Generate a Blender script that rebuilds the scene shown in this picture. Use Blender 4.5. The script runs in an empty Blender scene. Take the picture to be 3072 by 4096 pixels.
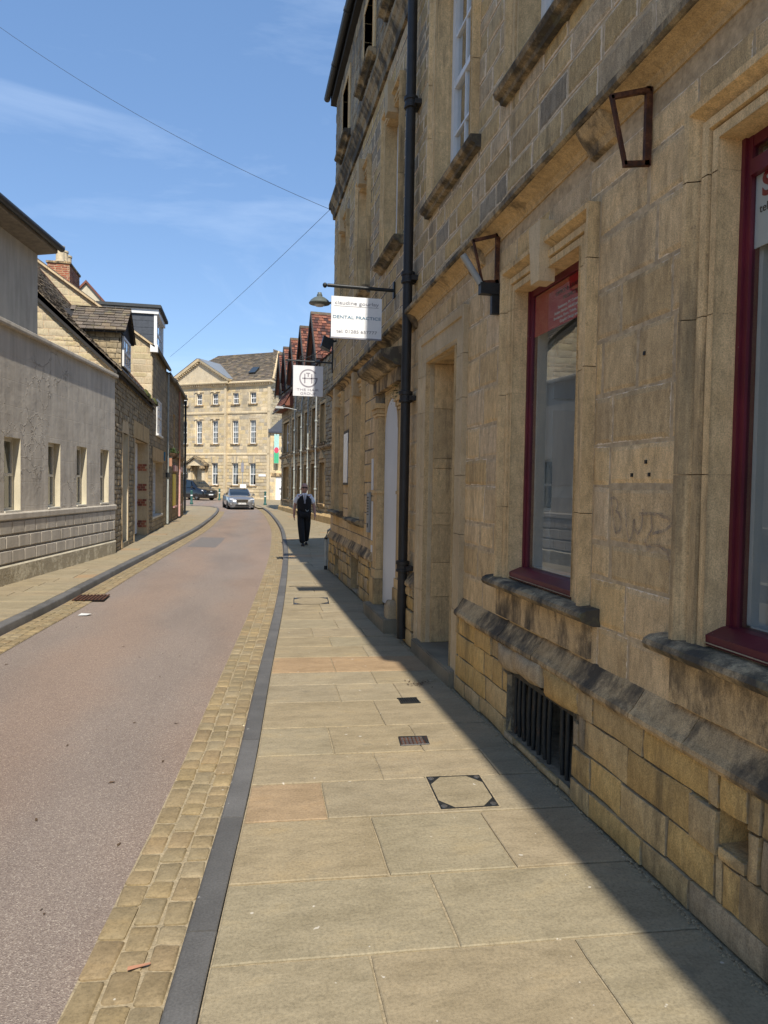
import bpy, bmesh, math, random
from mathutils import Vector
S = bpy.context.scene
COL = S.collection
V3 = Vector
R_ = math.radians
rnd = random.Random(7)

# ---------------------------------------------------------------- camera, sky, sun, exposure
YAW, PITCH, ROLL, CAMH = R_(11.4), R_(-1.95), R_(1.0), 1.70
FW = V3((math.sin(YAW)*math.cos(PITCH), math.cos(YAW)*math.cos(PITCH), math.sin(PITCH)))
_rt = V3((math.cos(YAW), -math.sin(YAW), 0)); _up = _rt.cross(FW)
CR_ = _rt*math.cos(ROLL) + _up*math.sin(ROLL)
CU_ = _up*math.cos(ROLL) - _rt*math.sin(ROLL)
CAMP = V3((0, 0, CAMH))
cd = bpy.data.cameras.new('camera'); cam = bpy.data.objects.new('camera', cd); COL.objects.link(cam)
cd.sensor_fit = 'VERTICAL'; cd.sensor_height = 36; cd.sensor_width = 27; cd.lens = 36*2900/4096
cd.clip_start = .05; cd.clip_end = 2000
from mathutils import Matrix
m3 = Matrix((CR_, CU_, -FW)).transposed()
cam.matrix_world = Matrix.Translation(CAMP) @ m3.to_4x4()
S.camera = cam
SUNV = V3((.0284, -.84, 1)).normalized()          # towards the sun
world = bpy.data.worlds.new('World'); S.world = world; world.use_nodes = True
wn = world.node_tree; wn.nodes.clear()
sky = wn.nodes.new('ShaderNodeTexSky'); sky.sky_type = 'NISHITA'; sky.sun_disc = False
sky.sun_elevation = math.asin(SUNV.z); sky.sun_rotation = math.atan2(SUNV.x, SUNV.y)
sky.altitude = 110; sky.air_density = 1.0; sky.dust_density = .35; sky.ozone_density = 1.6
bg = wn.nodes.new('ShaderNodeBackground'); bg.inputs['Strength'].default_value = .14
out = wn.nodes.new('ShaderNodeOutputWorld')
tc = wn.nodes.new('ShaderNodeTexCoord'); mp = wn.nodes.new('ShaderNodeMapping')
mp.inputs['Scale'].default_value = (1.1, 1.1, 4.2); mp.inputs['Rotation'].default_value = (0, R_(16), R_(20)); mp.inputs['Location'].default_value = (.35, .1, .3)
nz = wn.nodes.new('ShaderNodeTexNoise'); nz.inputs['Scale'].default_value = 1.9; nz.inputs['Detail'].default_value = 9; nz.inputs['Roughness'].default_value = .58; nz.inputs['Distortion'].default_value = .5
cr = wn.nodes.new('ShaderNodeValToRGB'); cr.color_ramp.elements[0].position = .53; cr.color_ramp.elements[1].position = .8
cr.color_ramp.elements[0].color = (0, 0, 0, 1); cr.color_ramp.elements[1].color = (.34, .34, .34, 1)
even = wn.nodes.new('ShaderNodeMix'); even.data_type = 'RGBA'; even.inputs[0].default_value = .5; even.inputs[7].default_value = (.7, 1.5, 3.1, 1)
mx = wn.nodes.new('ShaderNodeMix'); mx.data_type = 'RGBA'; mx.inputs[7].default_value = (4.4, 5.2, 6.4, 1)
wn.links.new(tc.outputs['Generated'], mp.inputs[0]); wn.links.new(mp.outputs[0], nz.inputs['Vector'])
wn.links.new(nz.outputs[0], cr.inputs[0]); wn.links.new(cr.outputs[0], mx.inputs[0])
wn.links.new(sky.outputs[0], even.inputs[6]); wn.links.new(even.outputs[2], mx.inputs[6]); wn.links.new(mx.outputs[2], bg.inputs[0]); wn.links.new(bg.outputs[0], out.inputs[0])
sl = bpy.data.lights.new('sun', 'SUN'); sl.energy = 4.0; sl.angle = R_(.42); sl.color = (1, .93, .82)
sun = bpy.data.objects.new('sun', sl); COL.objects.link(sun)
sun.rotation_euler = SUNV.to_track_quat('Z', 'Y').to_euler(); sun.location = (0, -20, 30)
S.render.engine = 'CYCLES'
S.view_settings.view_transform = 'Standard'; S.view_settings.look = 'None'
S.view_settings.exposure = .63; S.view_settings.gamma = 1
S.render.resolution_x, S.render.resolution_y = 768, 1024
S.cycles.max_bounces = 5; S.cycles.diffuse_bounces = 3; S.cycles.glossy_bounces = 2; S.cycles.transparent_max_bounces = 6

# ---------------------------------------------------------------- helpers
WL = {}
def reg(o, parent, w, kind=None):
    COL.objects.link(o); w = V3(w)
    if parent is not None: o.parent = parent; o.location = w - WL[parent.name]
    else: o.location = w
    WL[o.name] = w
    if kind: o['kind'] = kind
    return o
def tag(o, label=None, cat=None, group=None, kind=None):
    for k, v in (('label', label), ('category', cat), ('group', group), ('kind', kind)):
        if v: o[k] = v
    return o
def thing(name, label, cat, loc, group=None):
    o = bpy.data.objects.new(name, None); o.empty_display_size = .2
    reg(o, None, loc); return tag(o, label, cat, group)
def proj(p):
    v = V3(p) - CAMP; z = v.dot(FW)
    if z < .05: return (9e9, 9e9, z)
    return (1536 + 2900*v.dot(CR_)/z, 2048 - 2900*v.dot(CU_)/z, z)
def inview(p, m=260):
    x, y, z = proj(p); return z > .3 and -m < x < 3072+m and -m < y < 4096+m
class MB:
    def __init__(s, fr=None): s.v = []; s.f = []; s.a = []; s.fr = fr
    def p(s, u, n, z, a=1.0):
        s.v.append(s.fr(u, n, z) if s.fr else (u, n, z)); s.a.append(a); return len(s.v)-1
    def poly(s, pts): s.f.append([s.p(*q) for q in pts])
    def box(s, u0, u1, n0, n1, z0, z1):
        i = [s.p(u, n, z) for z in (z0, z1) for n in (n0, n1) for u in (u0, u1)]
        for q in ((0,1,3,2),(4,6,7,5),(0,4,5,1),(2,3,7,6),(0,2,6,4),(1,5,7,3)): s.f.append([i[k] for k in q])
        return s
    def hexa(s, P):
        i = [s.p(*q) for q in P]
        for q in ((0,1,3,2),(4,6,7,5),(0,4,5,1),(2,3,7,6),(0,2,6,4),(1,5,7,3)): s.f.append([i[k] for k in q])
        return s
    def prism(s, prof, u0, u1, cap=True):
        a = [s.p(u0, n, z) for n, z in prof]; b = [s.p(u1, n, z) for n, z in prof]; k = len(prof)
        for j in range(k): s.f.append([a[j], a[(j+1) % k], b[(j+1) % k], b[j]])
        if cap: s.f.append(a); s.f.append(b[::-1])
        return s
    def tube(s, pts, r, k=8, cap=True):
        pts = [V3(q) for q in pts]; rs = r if isinstance(r, (list, tuple)) else [r]*len(pts); rings = []
        for j, q in enumerate(pts):
            d = (pts[min(j+1, len(pts)-1)] - pts[max(j-1, 0)]).normalized()
            a = d.orthogonal().normalized() if abs(d.z) < .95 else V3((1, 0, 0)); 
            if abs(d.z) < .95: a = d.cross(V3((0, 0, 1))).normalized()
            b = d.cross(a).normalized()
            rings.append([s.p(*(q + (a*math.cos(t) + b*math.sin(t))*rs[j])) for t in [2*math.pi*h/k for h in range(k)]])
        for A, B in zip(rings, rings[1:]):
            for h in range(k): s.f.append([A[h], A[(h+1) % k], B[(h+1) % k], B[h]])
        if cap: s.f.append(rings[0][::-1]); s.f.append(rings[-1])
        return s
    def lathe(s, c, prof, k=12):
        rings = [[s.p(c[0]+r*math.cos(2*math.pi*h/k), c[1]+r*math.sin(2*math.pi*h/k), c[2]+z) for h in range(k)] for r, z in prof]
        for A, B in zip(rings, rings[1:]):
            for h in range(k): s.f.append([A[h], A[(h+1) % k], B[(h+1) % k], B[h]])
        s.f.append(rings[0][::-1]); s.f.append(rings[-1]); return s
    def lump(s, pts, place, base, mid, top, ins, e1=.0, crown=.0):
        """a piece of masonry: outline pts (a,b); place(a,b,h) -> frame coords"""
        ca = sum(q[0] for q in pts)/len(pts); cb = sum(q[1] for q in pts)/len(pts)
        def inn(q, d):
            a, b = q; da, db = ca-a, cb-b
            return (a + math.copysign(min(d, abs(da)*.6), da) if abs(da) > d*.3 else a, b + math.copysign(min(d, abs(db)*.6), db) if abs(db) > d*.3 else b)
        r0 = [s.p(*place(a, b, base), 0.) for a, b in pts]
        r1 = [s.p(*place(*inn(q, ins*.12), mid), e1) for q in pts]
        r2 = [s.p(*place(*inn(q, ins), top + rnd.uniform(-1, 1)*crown*.3), 1.) for q in pts]
        c = s.p(*place(ca, cb, top+crown), 1.); k = len(pts)
        for A, B in ((r0, r1), (r1, r2)):
            for h in range(k): s.f.append([A[h], A[(h+1) % k], B[(h+1) % k], B[h]])
        for h in range(k): s.f.append([r2[h], r2[(h+1) % k], c])
        return s
    def build(s, name, mat, parent=None, smooth=None, kind=None, origin=None):
        xs = [q[0] for q in s.v]; ys = [q[1] for q in s.v]; zs = [q[2] for q in s.v]
        o = V3(origin) if origin else V3(((min(xs)+max(xs))/2, (min(ys)+max(ys))/2, min(zs)))
        me = bpy.data.meshes.new(name); me.from_pydata([(q[0]-o.x, q[1]-o.y, q[2]-o.z) for q in s.v], [], s.f)
        at = me.attributes.new('e', 'FLOAT', 'POINT'); at.data.foreach_set('value', s.a)
        bm = bmesh.new(); bm.from_mesh(me); bmesh.ops.recalc_face_normals(bm, faces=bm.faces); bm.to_mesh(me); bm.free()
        me.materials.append(mat)
        if smooth is not None:
            me.polygons.foreach_set('use_smooth', [True]*len(me.polygons))
            if smooth: me.set_sharp_from_angle(angle=R_(smooth))
        return reg(bpy.data.objects.new(name, me), parent, o, kind)
def rect8(a0, a1, b0, b1, j, cut=0):
    r = lambda: rnd.uniform(-j, j)
    if cut:
        c = cut
        return [(a0+c, b0+r()), (a1-c, b0+r()), (a1+r(), b0+c), (a1+r(), b1-c), (a1-c, b1+r()), (a0+c, b1+r()), (a0+r(), b1-c), (a0+r(), b0+c)]
    am, bm_ = (a0+a1)/2+r()*3, (b0+b1)/2+r()*2
    return [(a0+r(), b0+r()), (am, b0+r()), (a1+r(), b0+r()), (a1+r(), bm_), (a1+r(), b1+r()), (am, b1+r()), (a0+r(), b1+r()), (a0+r(), bm_)]
def sub_rects(rc, ops):
    out = [rc]
    for (a, b, c, d) in ops:
        nx = []
        for (u0, u1, z0, z1) in out:
            if a >= u1 or b <= u0 or c >= z1 or d <= z0: nx.append((u0, u1, z0, z1)); continue
            if a > u0: nx.append((u0, a, z0, z1))
            if b < u1: nx.append((b, u1, z0, z1))
            m0, m1 = max(a, u0), min(b, u1)
            if c > z0: nx.append((m0, m1, z0, c))
            if d < z1: nx.append((m0, m1, d, z1))
        out = nx
    return out
def backing(parent, name, fr, u0, u1, z0, z1, ops, n, mat, kind=None):
    """a sheet with real openings"""
    us = sorted({u0, u1} | {x for o in ops for x in o[:2] if u0 < x < u1}); zs = sorted({z0, z1} | {x for o in ops for x in o[2:] if z0 < x < z1})
    b = MB(fr); idx = {}
    def P(u, z):
        if (u, z) not in idx: idx[(u, z)] = b.p(u, n, z)
        return idx[(u, z)]
    for a, c in zip(us, us[1:]):
        for d, e in zip(zs, zs[1:]):
            mu, mz = (a+c)/2, (d+e)/2
            if any(o[0] < mu < o[1] and o[2] < mz < o[3] for o in ops): continue
            b.f.append([P(a, d), P(c, d), P(c, e), P(a, e)])
    return b.build(name, mat, parent, kind=kind)
BUDGET = {}
def masonry(parent, fr, u0, u1, z0, z1, ops, mat, ch, sw, joint=.012, n0=0., proud=.008, var=.004, jit=.004, ins=.022, crown=0., maxp=300, name='stone', cut=0, rows=None, mi=.03, e1=.0, margin=260):
    st = []; z = z0; rr = []
    if rows: rr = list(zip(rows, rows[1:]))
    else:
        while z < z1-.02:
            h = rnd.uniform(*ch)
            if z1-(z+h) < ch[0]*.6: h = z1-z
            rr.append((z, min(z+h, z1))); z += h
    for (a, b) in rr:
        u = u0 - rnd.uniform(0, sw[0])
        while u < u1:
            w = rnd.uniform(*sw); rc = (max(u, u0), min(u+w, u1), a, b); u += w
            if rc[1]-rc[0] < mi: continue
            for q in sub_rects(rc, ops):
                if q[1]-q[0] > mi and q[3]-q[2] > mi: st.append(q)
    scored = []
    for q in st:
        c = V3(fr((q[0]+q[1])/2, n0, (q[2]+q[3])/2))
        if not inview(c, margin): continue
        scored.append(((q[1]-q[0])*(q[3]-q[2])/(c-CAMP).length_squared, q))
    scored.sort(key=lambda t: -t[0])
    left = maxp - BUDGET.get((parent.name, name), 0); rest = MB(fr); nr = 0
    for i, (sc, q) in enumerate(scored):
        b = MB(fr) if i < left else rest
        h = joint/2; pr = proud + rnd.uniform(-var, var)
        b.lump(rect8(q[0]+h, q[1]-h, q[2]+h, q[3]-h, jit, cut), lambda a, c, d: (a, n0+d, c), -.02, pr-.006, pr, ins, e1, crown*rnd.uniform(.2, 1))
        if i < left: b.build(name, mat, parent, smooth=50 if crown else None)
        else: nr += 1
    BUDGET[(parent.name, name)] = BUDGET.get((parent.name, name), 0) + min(len(scored), max(left, 0))
    if nr: rest.build(name+'work', mat, parent, kind='stuff', smooth=50 if crown else None)
def moulding(parent, name, fr, u0, u1, z0, z1, prof, mat, foot=True):
    """an architrave swept round the head and jambs of an opening with mitred corners; prof = (outward, proud)"""
    b = MB(fr); L = []
    for d, n in prof: L.append([b.p(u0-d, n, z0), b.p(u0-d, n, z1+d), b.p(u1+d, n, z1+d), b.p(u1+d, n, z0)])
    for A, B in zip(L, L[1:]):
        for k in range(3): b.f.append([A[k], A[k+1], B[k+1], B[k]])
    return b.build(name, mat, parent)
def reveal(parent, fr, u0, u1, z0, z1, n0, n1, mat, name='reveal'):
    b = MB(fr)
    for (a, c, d, e) in ((u0, u0, z0, z1), (u1, u1, z0, z1)): b.poly([(a, n0, d), (a, n1, d), (a, n1, e), (a, n0, e)])
    for z in (z0, z1): b.poly([(u0, n0, z), (u1, n0, z), (u1, n1, z), (u0, n1, z)])
    return b.build(name, mat, parent)
def sash(parent, fr, u0, u1, z0, z1, n, nx, ny, frame_m, glass_m, fw=.05, bar=.02, th=.05, meet=True, room=True, name='window', panes=True):
    b = MB(fr)
    b.box(u0, u0+fw, n-th, n, z0, z1); b.box(u1-fw, u1, n-th, n, z0, z1)
    b.box(u0+fw, u1-fw, n-th, n-.002, z0, z0+fw*1.3); b.box(u0+fw, u1-fw, n-th, n-.002, z1-fw, z1)
    U0, U1, Z0, Z1 = u0+fw, u1-fw, z0+fw*1.3, z1-fw
    us = [U0+(U1-U0)*i/nx for i in range(nx+1)]; zs = [Z0+(Z1-Z0)*i/ny for i in range(ny+1)]
    for u in us[1:-1]: b.box(u-bar/2, u+bar/2, n-th*.8, n-th*.25, Z0, Z1)
    for i, z in enumerate(zs[1:-1], 1):
        w = bar if not (meet and i == ny//2) else bar*2.4
        b.box(U0, U1, n-th*.78, n-th*.2 + (.01 if w > bar else 0), z-w/2, z+w/2)
    o = b.build(name, frame_m, parent)
    if panes:
        for a, c in zip(us, us[1:]):
            for d, e in zip(zs, zs[1:]):
                g = MB(fr); t = rnd.uniform(-.0015, .0015); g.poly([(a, n-th*.5+t, d), (c, n-th*.5-t, d), (c, n-th*.5-t, e), (a, n-th*.5+t, e)]); g.build('pane', glass_m, o)
    else:
        g = MB(fr); g.poly([(U0, n-th*.5, Z0), (U1, n-th*.5, Z0), (U1, n-th*.5, Z1), (U0, n-th*.5, Z1)]); g.build('pane', glass_m, o)
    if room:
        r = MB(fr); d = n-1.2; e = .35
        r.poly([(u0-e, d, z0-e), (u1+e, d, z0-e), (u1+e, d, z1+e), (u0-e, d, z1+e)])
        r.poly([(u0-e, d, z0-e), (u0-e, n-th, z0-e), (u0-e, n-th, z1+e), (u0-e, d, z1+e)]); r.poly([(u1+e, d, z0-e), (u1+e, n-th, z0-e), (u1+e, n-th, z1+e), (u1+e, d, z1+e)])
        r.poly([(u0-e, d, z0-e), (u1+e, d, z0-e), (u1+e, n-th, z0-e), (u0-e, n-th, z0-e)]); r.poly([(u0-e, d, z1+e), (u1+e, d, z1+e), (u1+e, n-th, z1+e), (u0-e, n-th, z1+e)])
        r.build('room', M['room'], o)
    return o
def slates(parent, P0, U, Vv, LU, LV, mat, *, V2=None, expo=.2, wr=(.18, .34), th=.02, maxp=300, name='slate', taper=(0, 0), margin=200, jit=.012):
    P0, U, Vv = V3(P0), V3(U).normalized(), V3(Vv).normalized(); N = U.cross(Vv).normalized()
    if N.z < 0: N = -N
    L = []; v = 0; k = 0
    while v < LV:
        ex = expo*(1.15-.4*v/LV)
        a0, a1 = taper[0]*v, LU-taper[1]*v; u = a0 - rnd.uniform(0, wr[0])
        while u < a1:
            w = rnd.uniform(*wr); L.append((max(u, a0), min(u+w, a1), v, ex)); u += w
        v += ex
    sc = []
    for q in L:
        if q[1]-q[0] < .03: continue
        c = P0+U*((q[0]+q[1])/2)+Vv*(q[2]+q[3]/2)
        if inview(c, margin): sc.append(((q[1]-q[0])/(c-CAMP).length_squared, q))
    sc.sort(key=lambda t: -t[0]); rest = MB(); nr = 0
    left = maxp - BUDGET.get((parent.name, name), 0)
    for i, (s_, (a, b_, v, ex)) in enumerate(sc):
        b = MB() if i < left else rest
        t = th*rnd.uniform(.7, 1.4); dv = rnd.uniform(-jit, jit); g = .005; dt = rnd.uniform(-.006, .006)
        f = lambda uu, vv, h: tuple(P0+U*uu+((Vv*(1-uu/LU)+V2*(uu/LU)) if V2 else Vv)*vv+N*h)
        lo = [f(a+g, v-.03+dv, 0.0), f(b_-g, v-.03+dv*.3, 0.0)]; lt = [f(a+g, v-.03+dv, t+.012), f(b_-g, v-.03+dv*.3, t+.012+dt)]; up = [f(a+g, v+ex+.02, .01), f(b_-g, v+ex+.02, .01)]
        i0 = [b.p(*q) for q in lo+lt+up]
        for q in ((0,1,3,2),(2,3,5,4),(0,2,4),(1,5,3)): b.f.append([i0[k] for k in q])
        if i < left: b.build(name, mat, parent)
        else: nr += 1
    BUDGET[(parent.name, name)] = BUDGET.get((parent.name, name), 0) + min(len(sc), max(left, 0))
    if nr: rest.build(name+'_courses', mat, parent, kind='stuff')
def lettering(parent, text, size, o, xd, yd, mat, width=None, align='LEFT', name='lettering', space=1.0, ext=.0015, bold=0.):
    cu = bpy.data.curves.new('t', 'FONT'); cu.body = text; cu.size = size; cu.align_x = align; cu.space_character = space; cu.extrude = ext; cu.offset = bold
    t = bpy.data.objects.new('t', cu); COL.objects.link(t); dg = bpy.context.evaluated_depsgraph_get(); dg.update()
    me = bpy.data.meshes.new_from_object(t.evaluated_get(dg)); bpy.data.objects.remove(t)
    xs = [v.co.x for v in me.vertices]; w = max(xs)-min(xs); sx = width/w if width else 1
    xd, yd = V3(xd).normalized(), V3(yd).normalized(); zd = xd.cross(yd)
    for v in me.vertices: c = v.co.copy(); v.co = xd*(c.x*sx) + yd*c.y + zd*c.z
    me.materials.clear(); me.materials.append(mat); me.name = name
    return reg(bpy.data.objects.new(name, me), parent, o)
def obox(parent, name, fr, u0, u1, n0, n1, z0, z1, mat, bev=0): 
    o = MB(fr).box(u0, u1, n0, n1, z0, z1).build(name, mat, parent)
    if bev:
        bm = bmesh.new(); bm.from_mesh(o.data); bmesh.ops.bevel(bm, geom=bm.edges[:], offset=bev, segments=2, affect='EDGES'); bm.to_mesh(o.data); bm.free()
    return o
def g(y): return max(0., y-40)*.008

# ---------------------------------------------------------------- materials
M = {}
class NT:
    def __init__(s, name):
        s.m = bpy.data.materials.new(name); s.m.use_nodes = True; s.t = s.m.node_tree; s.b = s.t.nodes['Principled BSDF']; M[name] = s.m
        s.pos = s.t.nodes.new('ShaderNodeNewGeometry')
    def n(s, ty, **kw):
        x = s.t.nodes.new(ty)
        for k, v in kw.items():
            if hasattr(x, k): setattr(x, k, v)
        return x
    def ln(s, a, b): s.t.links.new(a, b)
    def val(s, sock, v):
        if hasattr(v, 'links') or hasattr(v, 'is_linked'): s.ln(v, sock)
        else: sock.default_value = v
    def noise(s, scale, detail=3, rough=.55, stretch=None, dist=0., off=(0, 0, 0)):
        x = s.n('ShaderNodeTexNoise'); x.inputs['Scale'].default_value = scale; x.inputs['Detail'].default_value = detail-10 if detail > 10 else min(detail, 4.); x.inputs['Roughness'].default_value = rough; x.inputs['Distortion'].default_value = dist
        mp = s.n('ShaderNodeMapping'); mp.inputs['Scale'].default_value = stretch or (1, 1, 1); mp.inputs['Location'].default_value = off
        s.ln(s.pos.outputs['Position'], mp.inputs[0]); s.ln(mp.outputs[0], x.inputs['Vector']); return x.outputs[0]
    def ramp(s, f, stops, inter='LINEAR'):
        x = s.n('ShaderNodeValToRGB'); x.color_ramp.interpolation = inter; e = x.color_ramp.elements
        while len(e) < len(stops): e.new(.5)
        for k, (p, c) in enumerate(stops):
            e[k].position = p; e[k].color = (*c, 1) if isinstance(c, tuple) else (c, c, c, 1)
        s.ln(f, x.inputs[0]); return x.outputs[0]
    def mix(s, f, a, b, mode='MIX'):
        x = s.n('ShaderNodeMix'); x.data_type = 'RGBA'; x.blend_type = mode
        for sock, v in ((x.inputs[0], f), (x.inputs[6], a), (x.inputs[7], b)):
            if isinstance(v, tuple): sock.default_value = (*v, 1)
            elif isinstance(v, (int, float)): sock.default_value = v
            else: s.ln(v, sock)
        return x.outputs[2]
    def math(s, op, a, b=0., c=0.):
        x = s.n('ShaderNodeMath'); x.operation = op
        for k, v in enumerate((a, b, c)):
            if isinstance(v, (int, float)): x.inputs[k].default_value = v
            else: s.ln(v, x.inputs[k])
        return x.outputs[0]
    def rand(s):
        oi = s.n('ShaderNodeObjectInfo'); return s.math('FRACT', s.math('ADD', oi.outputs['Random'], s.pos.outputs['Random Per Island']))
    def attr(s, nm):
        x = s.n('ShaderNodeAttribute'); x.attribute_name = nm; return x.outputs['Fac']
    def bump(s, h, strength=.3, dist=.01, prev=None):
        x = s.n('ShaderNodeBump'); x.inputs['Strength'].default_value = strength; x.inputs['Distance'].default_value = dist; s.ln(h, x.inputs['Height'])
        if prev: s.ln(prev, x.inputs['Normal'])
        return x.outputs[0]
    def fin(s, col, rough=.8, nrm=None, metal=0., spec=.4, coat=0.):
        for k, v in (('Base Color', col), ('Roughness', rough), ('Metallic', metal), ('Specular IOR Level', spec), ('Coat Weight', coat)):
            if isinstance(v, tuple): s.b.inputs[k].default_value = (*v, 1)
            elif isinstance(v, (int, float)): s.b.inputs[k].default_value = v
            else: s.ln(v, s.b.inputs[k])
        if nrm: s.ln(nrm, s.b.inputs['Normal'])
        return s.m
def plain(name, col, rough=.6, metal=0., spec=.4, coat=0., mott=.12, sc=9., bump=.1):
    t = NT(name); n = t.noise(sc, 5); c = t.mix(1, col, t.ramp(n, [(.25, 1-mott*1.3), (.75, 1+mott)]), 'MULTIPLY')
    return t.fin(c, rough, t.bump(t.noise(sc*8, 3), bump, .004), metal, spec, coat)
def stone(name, cols, mortar=None, stain=.5, dark=(.075, .062, .046), grain=.25, bump=.35, streak=(2.4, 2.4, .5), so=(0, 0, 0), sth=(.54, .78), msm=.55, sc=1., lich=0.):
    t = NT(name); r = t.rand()
    k = len(cols); c = t.ramp(r, [(i/k, q) for i, q in enumerate(cols)], 'CONSTANT' if k > 2 else 'LINEAR')
    r2 = t.math('FRACT', t.math('MULTIPLY', r, 17.31)); c = t.mix(1, c, t.ramp(r2, [(0, .86), (1, 1.12)]), 'MULTIPLY')
    n1 = t.noise(2.1*sc, 6, .6); c = t.mix(.6, c, t.mix(1, c, t.ramp(n1, [(.3, (.72, .68, .62)), (.55, (1, 1, 1)), (.75, (1.12, 1.02, .84))]), 'MULTIPLY'))
    fine = t.noise(26*sc, 5, .7, (1, 1, .45)); c = t.mix(1, c, t.ramp(fine, [(.25, 1-grain), (.6, 1.02), (.8, 1+grain*.35)]), 'MULTIPLY')
    sand = t.noise(170*sc, 2, .6); c = t.mix(1, c, t.ramp(sand, [(.3, 1-grain*.9), (.52, 1), (.72, 1+grain*.6)]), 'MULTIPLY')
    pit = t.noise(95*sc, 3, .6, (1, 1, .6), off=(3, 1, 2)); c = t.mix(t.ramp(pit, [(.6, 0), (.76, .5)]), c, (.12, .09, .06))
    s1 = t.noise(1.15*sc, 17, .68, streak, off=so); s1 = t.math('ADD', t.math('MULTIPLY', s1, .8), t.math('MULTIPLY', n1, .2))
    md = (sth[0]*.6+sth[1]*.4); c = t.mix(t.math('MULTIPLY', t.ramp(s1, [(sth[0], 0), (md, .55), (sth[1], 1)]), stain), c, dark)
    tool = t.noise(30*sc, 2, .5, (1, 1, .09), off=(1, 2, 3)); c = t.mix(1, c, t.ramp(tool, [(.34, 1-grain*.22), (.5, 1), (.7, 1+grain*.12)]), 'MULTIPLY')
    if lich: c = t.mix(t.math('MULTIPLY', t.ramp(t.noise(7, 6, .7, off=(5, 5, 5)), [(.55, 0), (.68, 1)]), lich), c, (.24, .22, .1))
    h = t.math('ADD', t.math('MULTIPLY', fine, .6), t.math('MULTIPLY', t.noise(9*sc, 5, .6), .9)); rough = .9
    if mortar:
        e = t.attr('e'); nm = t.noise(11, 6, .75, (1, 1, 1.3), off=(1, 7, 3))
        f = t.math('SUBTRACT', t.math('ADD', t.math('MULTIPLY', nm, 1.5), msm-1.02), e); f = t.ramp(f, [(.0, 0), (.18, 1)])
        mc = t.mix(1, mortar, t.ramp(t.noise(40, 4), [(.3, .75), (.7, 1.08)]), 'MULTIPLY')
        c = t.mix(f, c, mc)
    return t.fin(c, rough, t.bump(h, bump, .012), spec=.2)
LIME = [(.69, .495, .265), (.71, .51, .275), (.685, .495, .275), (.715, .495, .24), (.695, .505, .285), (.66, .49, .295), (.7, .495, .255)]
stone('ashlar', LIME, (.84, .7, .52), stain=.5, sth=(.56, .7), msm=.43, grain=.36, bump=.6)
stone('upper_rubble', [(.56, .405, .215), (.61, .44, .225), (.575, .43, .26), (.63, .43, .19), (.4, .325, .225), (.6, .425, .21)], (.78, .63, .45), stain=.65, sth=(.545, .68), msm=.64, so=(4, 2, 0), grain=.42, bump=.6)
stone('dressed', [(.68, .485, .25), (.71, .505, .265)], stain=.75, grain=.32, so=(9, 1, 4), sth=(.545, .68), streak=(3.5, 3.5, .3))
stone('dressed_pale', [(.57, .44, .27), (.6, .465, .285)], stain=.3, grain=.15)
stone('upper_rubble_grey', [(.4, .33, .225), (.45, .365, .24), (.36, .305, .22), (.48, .38, .235), (.31, .27, .21)], (.46, .38, .28), stain=.85, sth=(.47, .62), msm=.5, so=(2, 8, 0), grain=.42, bump=.6)
stone('plinth_rubble', [(.62, .41, .165), (.58, .41, .2), (.65, .43, .165), (.54, .39, .205), (.49, .375, .235), (.6, .42, .2)], (.42, .32, .19), msm=.38, stain=.75, sth=(.53, .67), bump=.8, grain=.35, so=(1, 6, 2))
stone('sooty', [(.4, .31, .19), (.46, .35, .21)], stain=.93, dark=(.055, .05, .042), sth=(.43, .55), bump=.7, grain=.4, streak=(3.2, 3.2, 2.4), lich=.3)
stone('sooty_b', [(.54, .39, .21), (.6, .43, .235)], stain=.92, dark=(.055, .048, .04), sth=(.45, .58), bump=.7, grain=.38, streak=(3.5, 3.5, 1.6), so=(3, 3, 8))
stone('rubble_left', [(.36, .295, .19), (.41, .33, .21), (.33, .275, .19), (.45, .36, .225), (.38, .31, .21)], None, stain=.5, bump=.9, grain=.35)
stone('gable_rubble', [(.56, .48, .32), (.52, .44, .3), (.6, .51, .35), (.5, .41, .27), (.55, .46, .28)], (.58, .51, .38), stain=.3, msm=.55, bump=.6)
stone('georgian', [(.66, .54, .34), (.61, .5, .32), (.69, .57, .38), (.54, .46, .33), (.66, .53, .31), (.48, .42, .32)], (.56, .47, .33), stain=.6, dark=(.16, .14, .11), msm=.25, streak=(.5, .5, .22), sc=.6)
stone('georgian_trim', [(.66, .55, .36), (.7, .58, .39)], stain=.6, dark=(.13, .115, .09), sc=.6, streak=(.7, .7, .4))
stone('tudor_stone', [(.45, .37, .25), (.5, .41, .27), (.4, .335, .24), (.53, .42, .26)], None, stain=.5, bump=.9)
stone('slate_stone', [(.15, .125, .1), (.19, .155, .12), (.12, .105, .09), (.23, .18, .125), (.17, .14, .115)], None, stain=.6, dark=(.06, .055, .045), bump=.8, grain=.4, lich=.5, streak=(2, 2, 2))
stone('red_tile', [(.25, .105, .07), (.17, .075, .058), (.3, .125, .08), (.08, .045, .042), (.13, .055, .045)], None, stain=.6, dark=(.06, .045, .04), grain=.3)
stone('brick_red', [(.36, .12, .07), (.3, .1, .065), (.4, .16, .09), (.26, .1, .07)], None, stain=.4, dark=(.08, .06, .05))
t = NT('mortar'); c = t.mix(1, (.56, .425, .265), t.ramp(t.noise(18, 6, .7), [(.3, .6), (.7, 1.1)]), 'MULTIPLY'); t.fin(c, .95, t.bump(t.noise(60, 4), .6, .01), spec=.1)
t = NT('mortar_dark'); c = t.mix(1, (.26, .215, .15), t.ramp(t.noise(12, 6, .7), [(.3, .45), (.7, 1.1)]), 'MULTIPLY'); t.fin(c, .95, t.bump(t.noise(50, 4), .8, .015), spec=.1)
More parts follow.
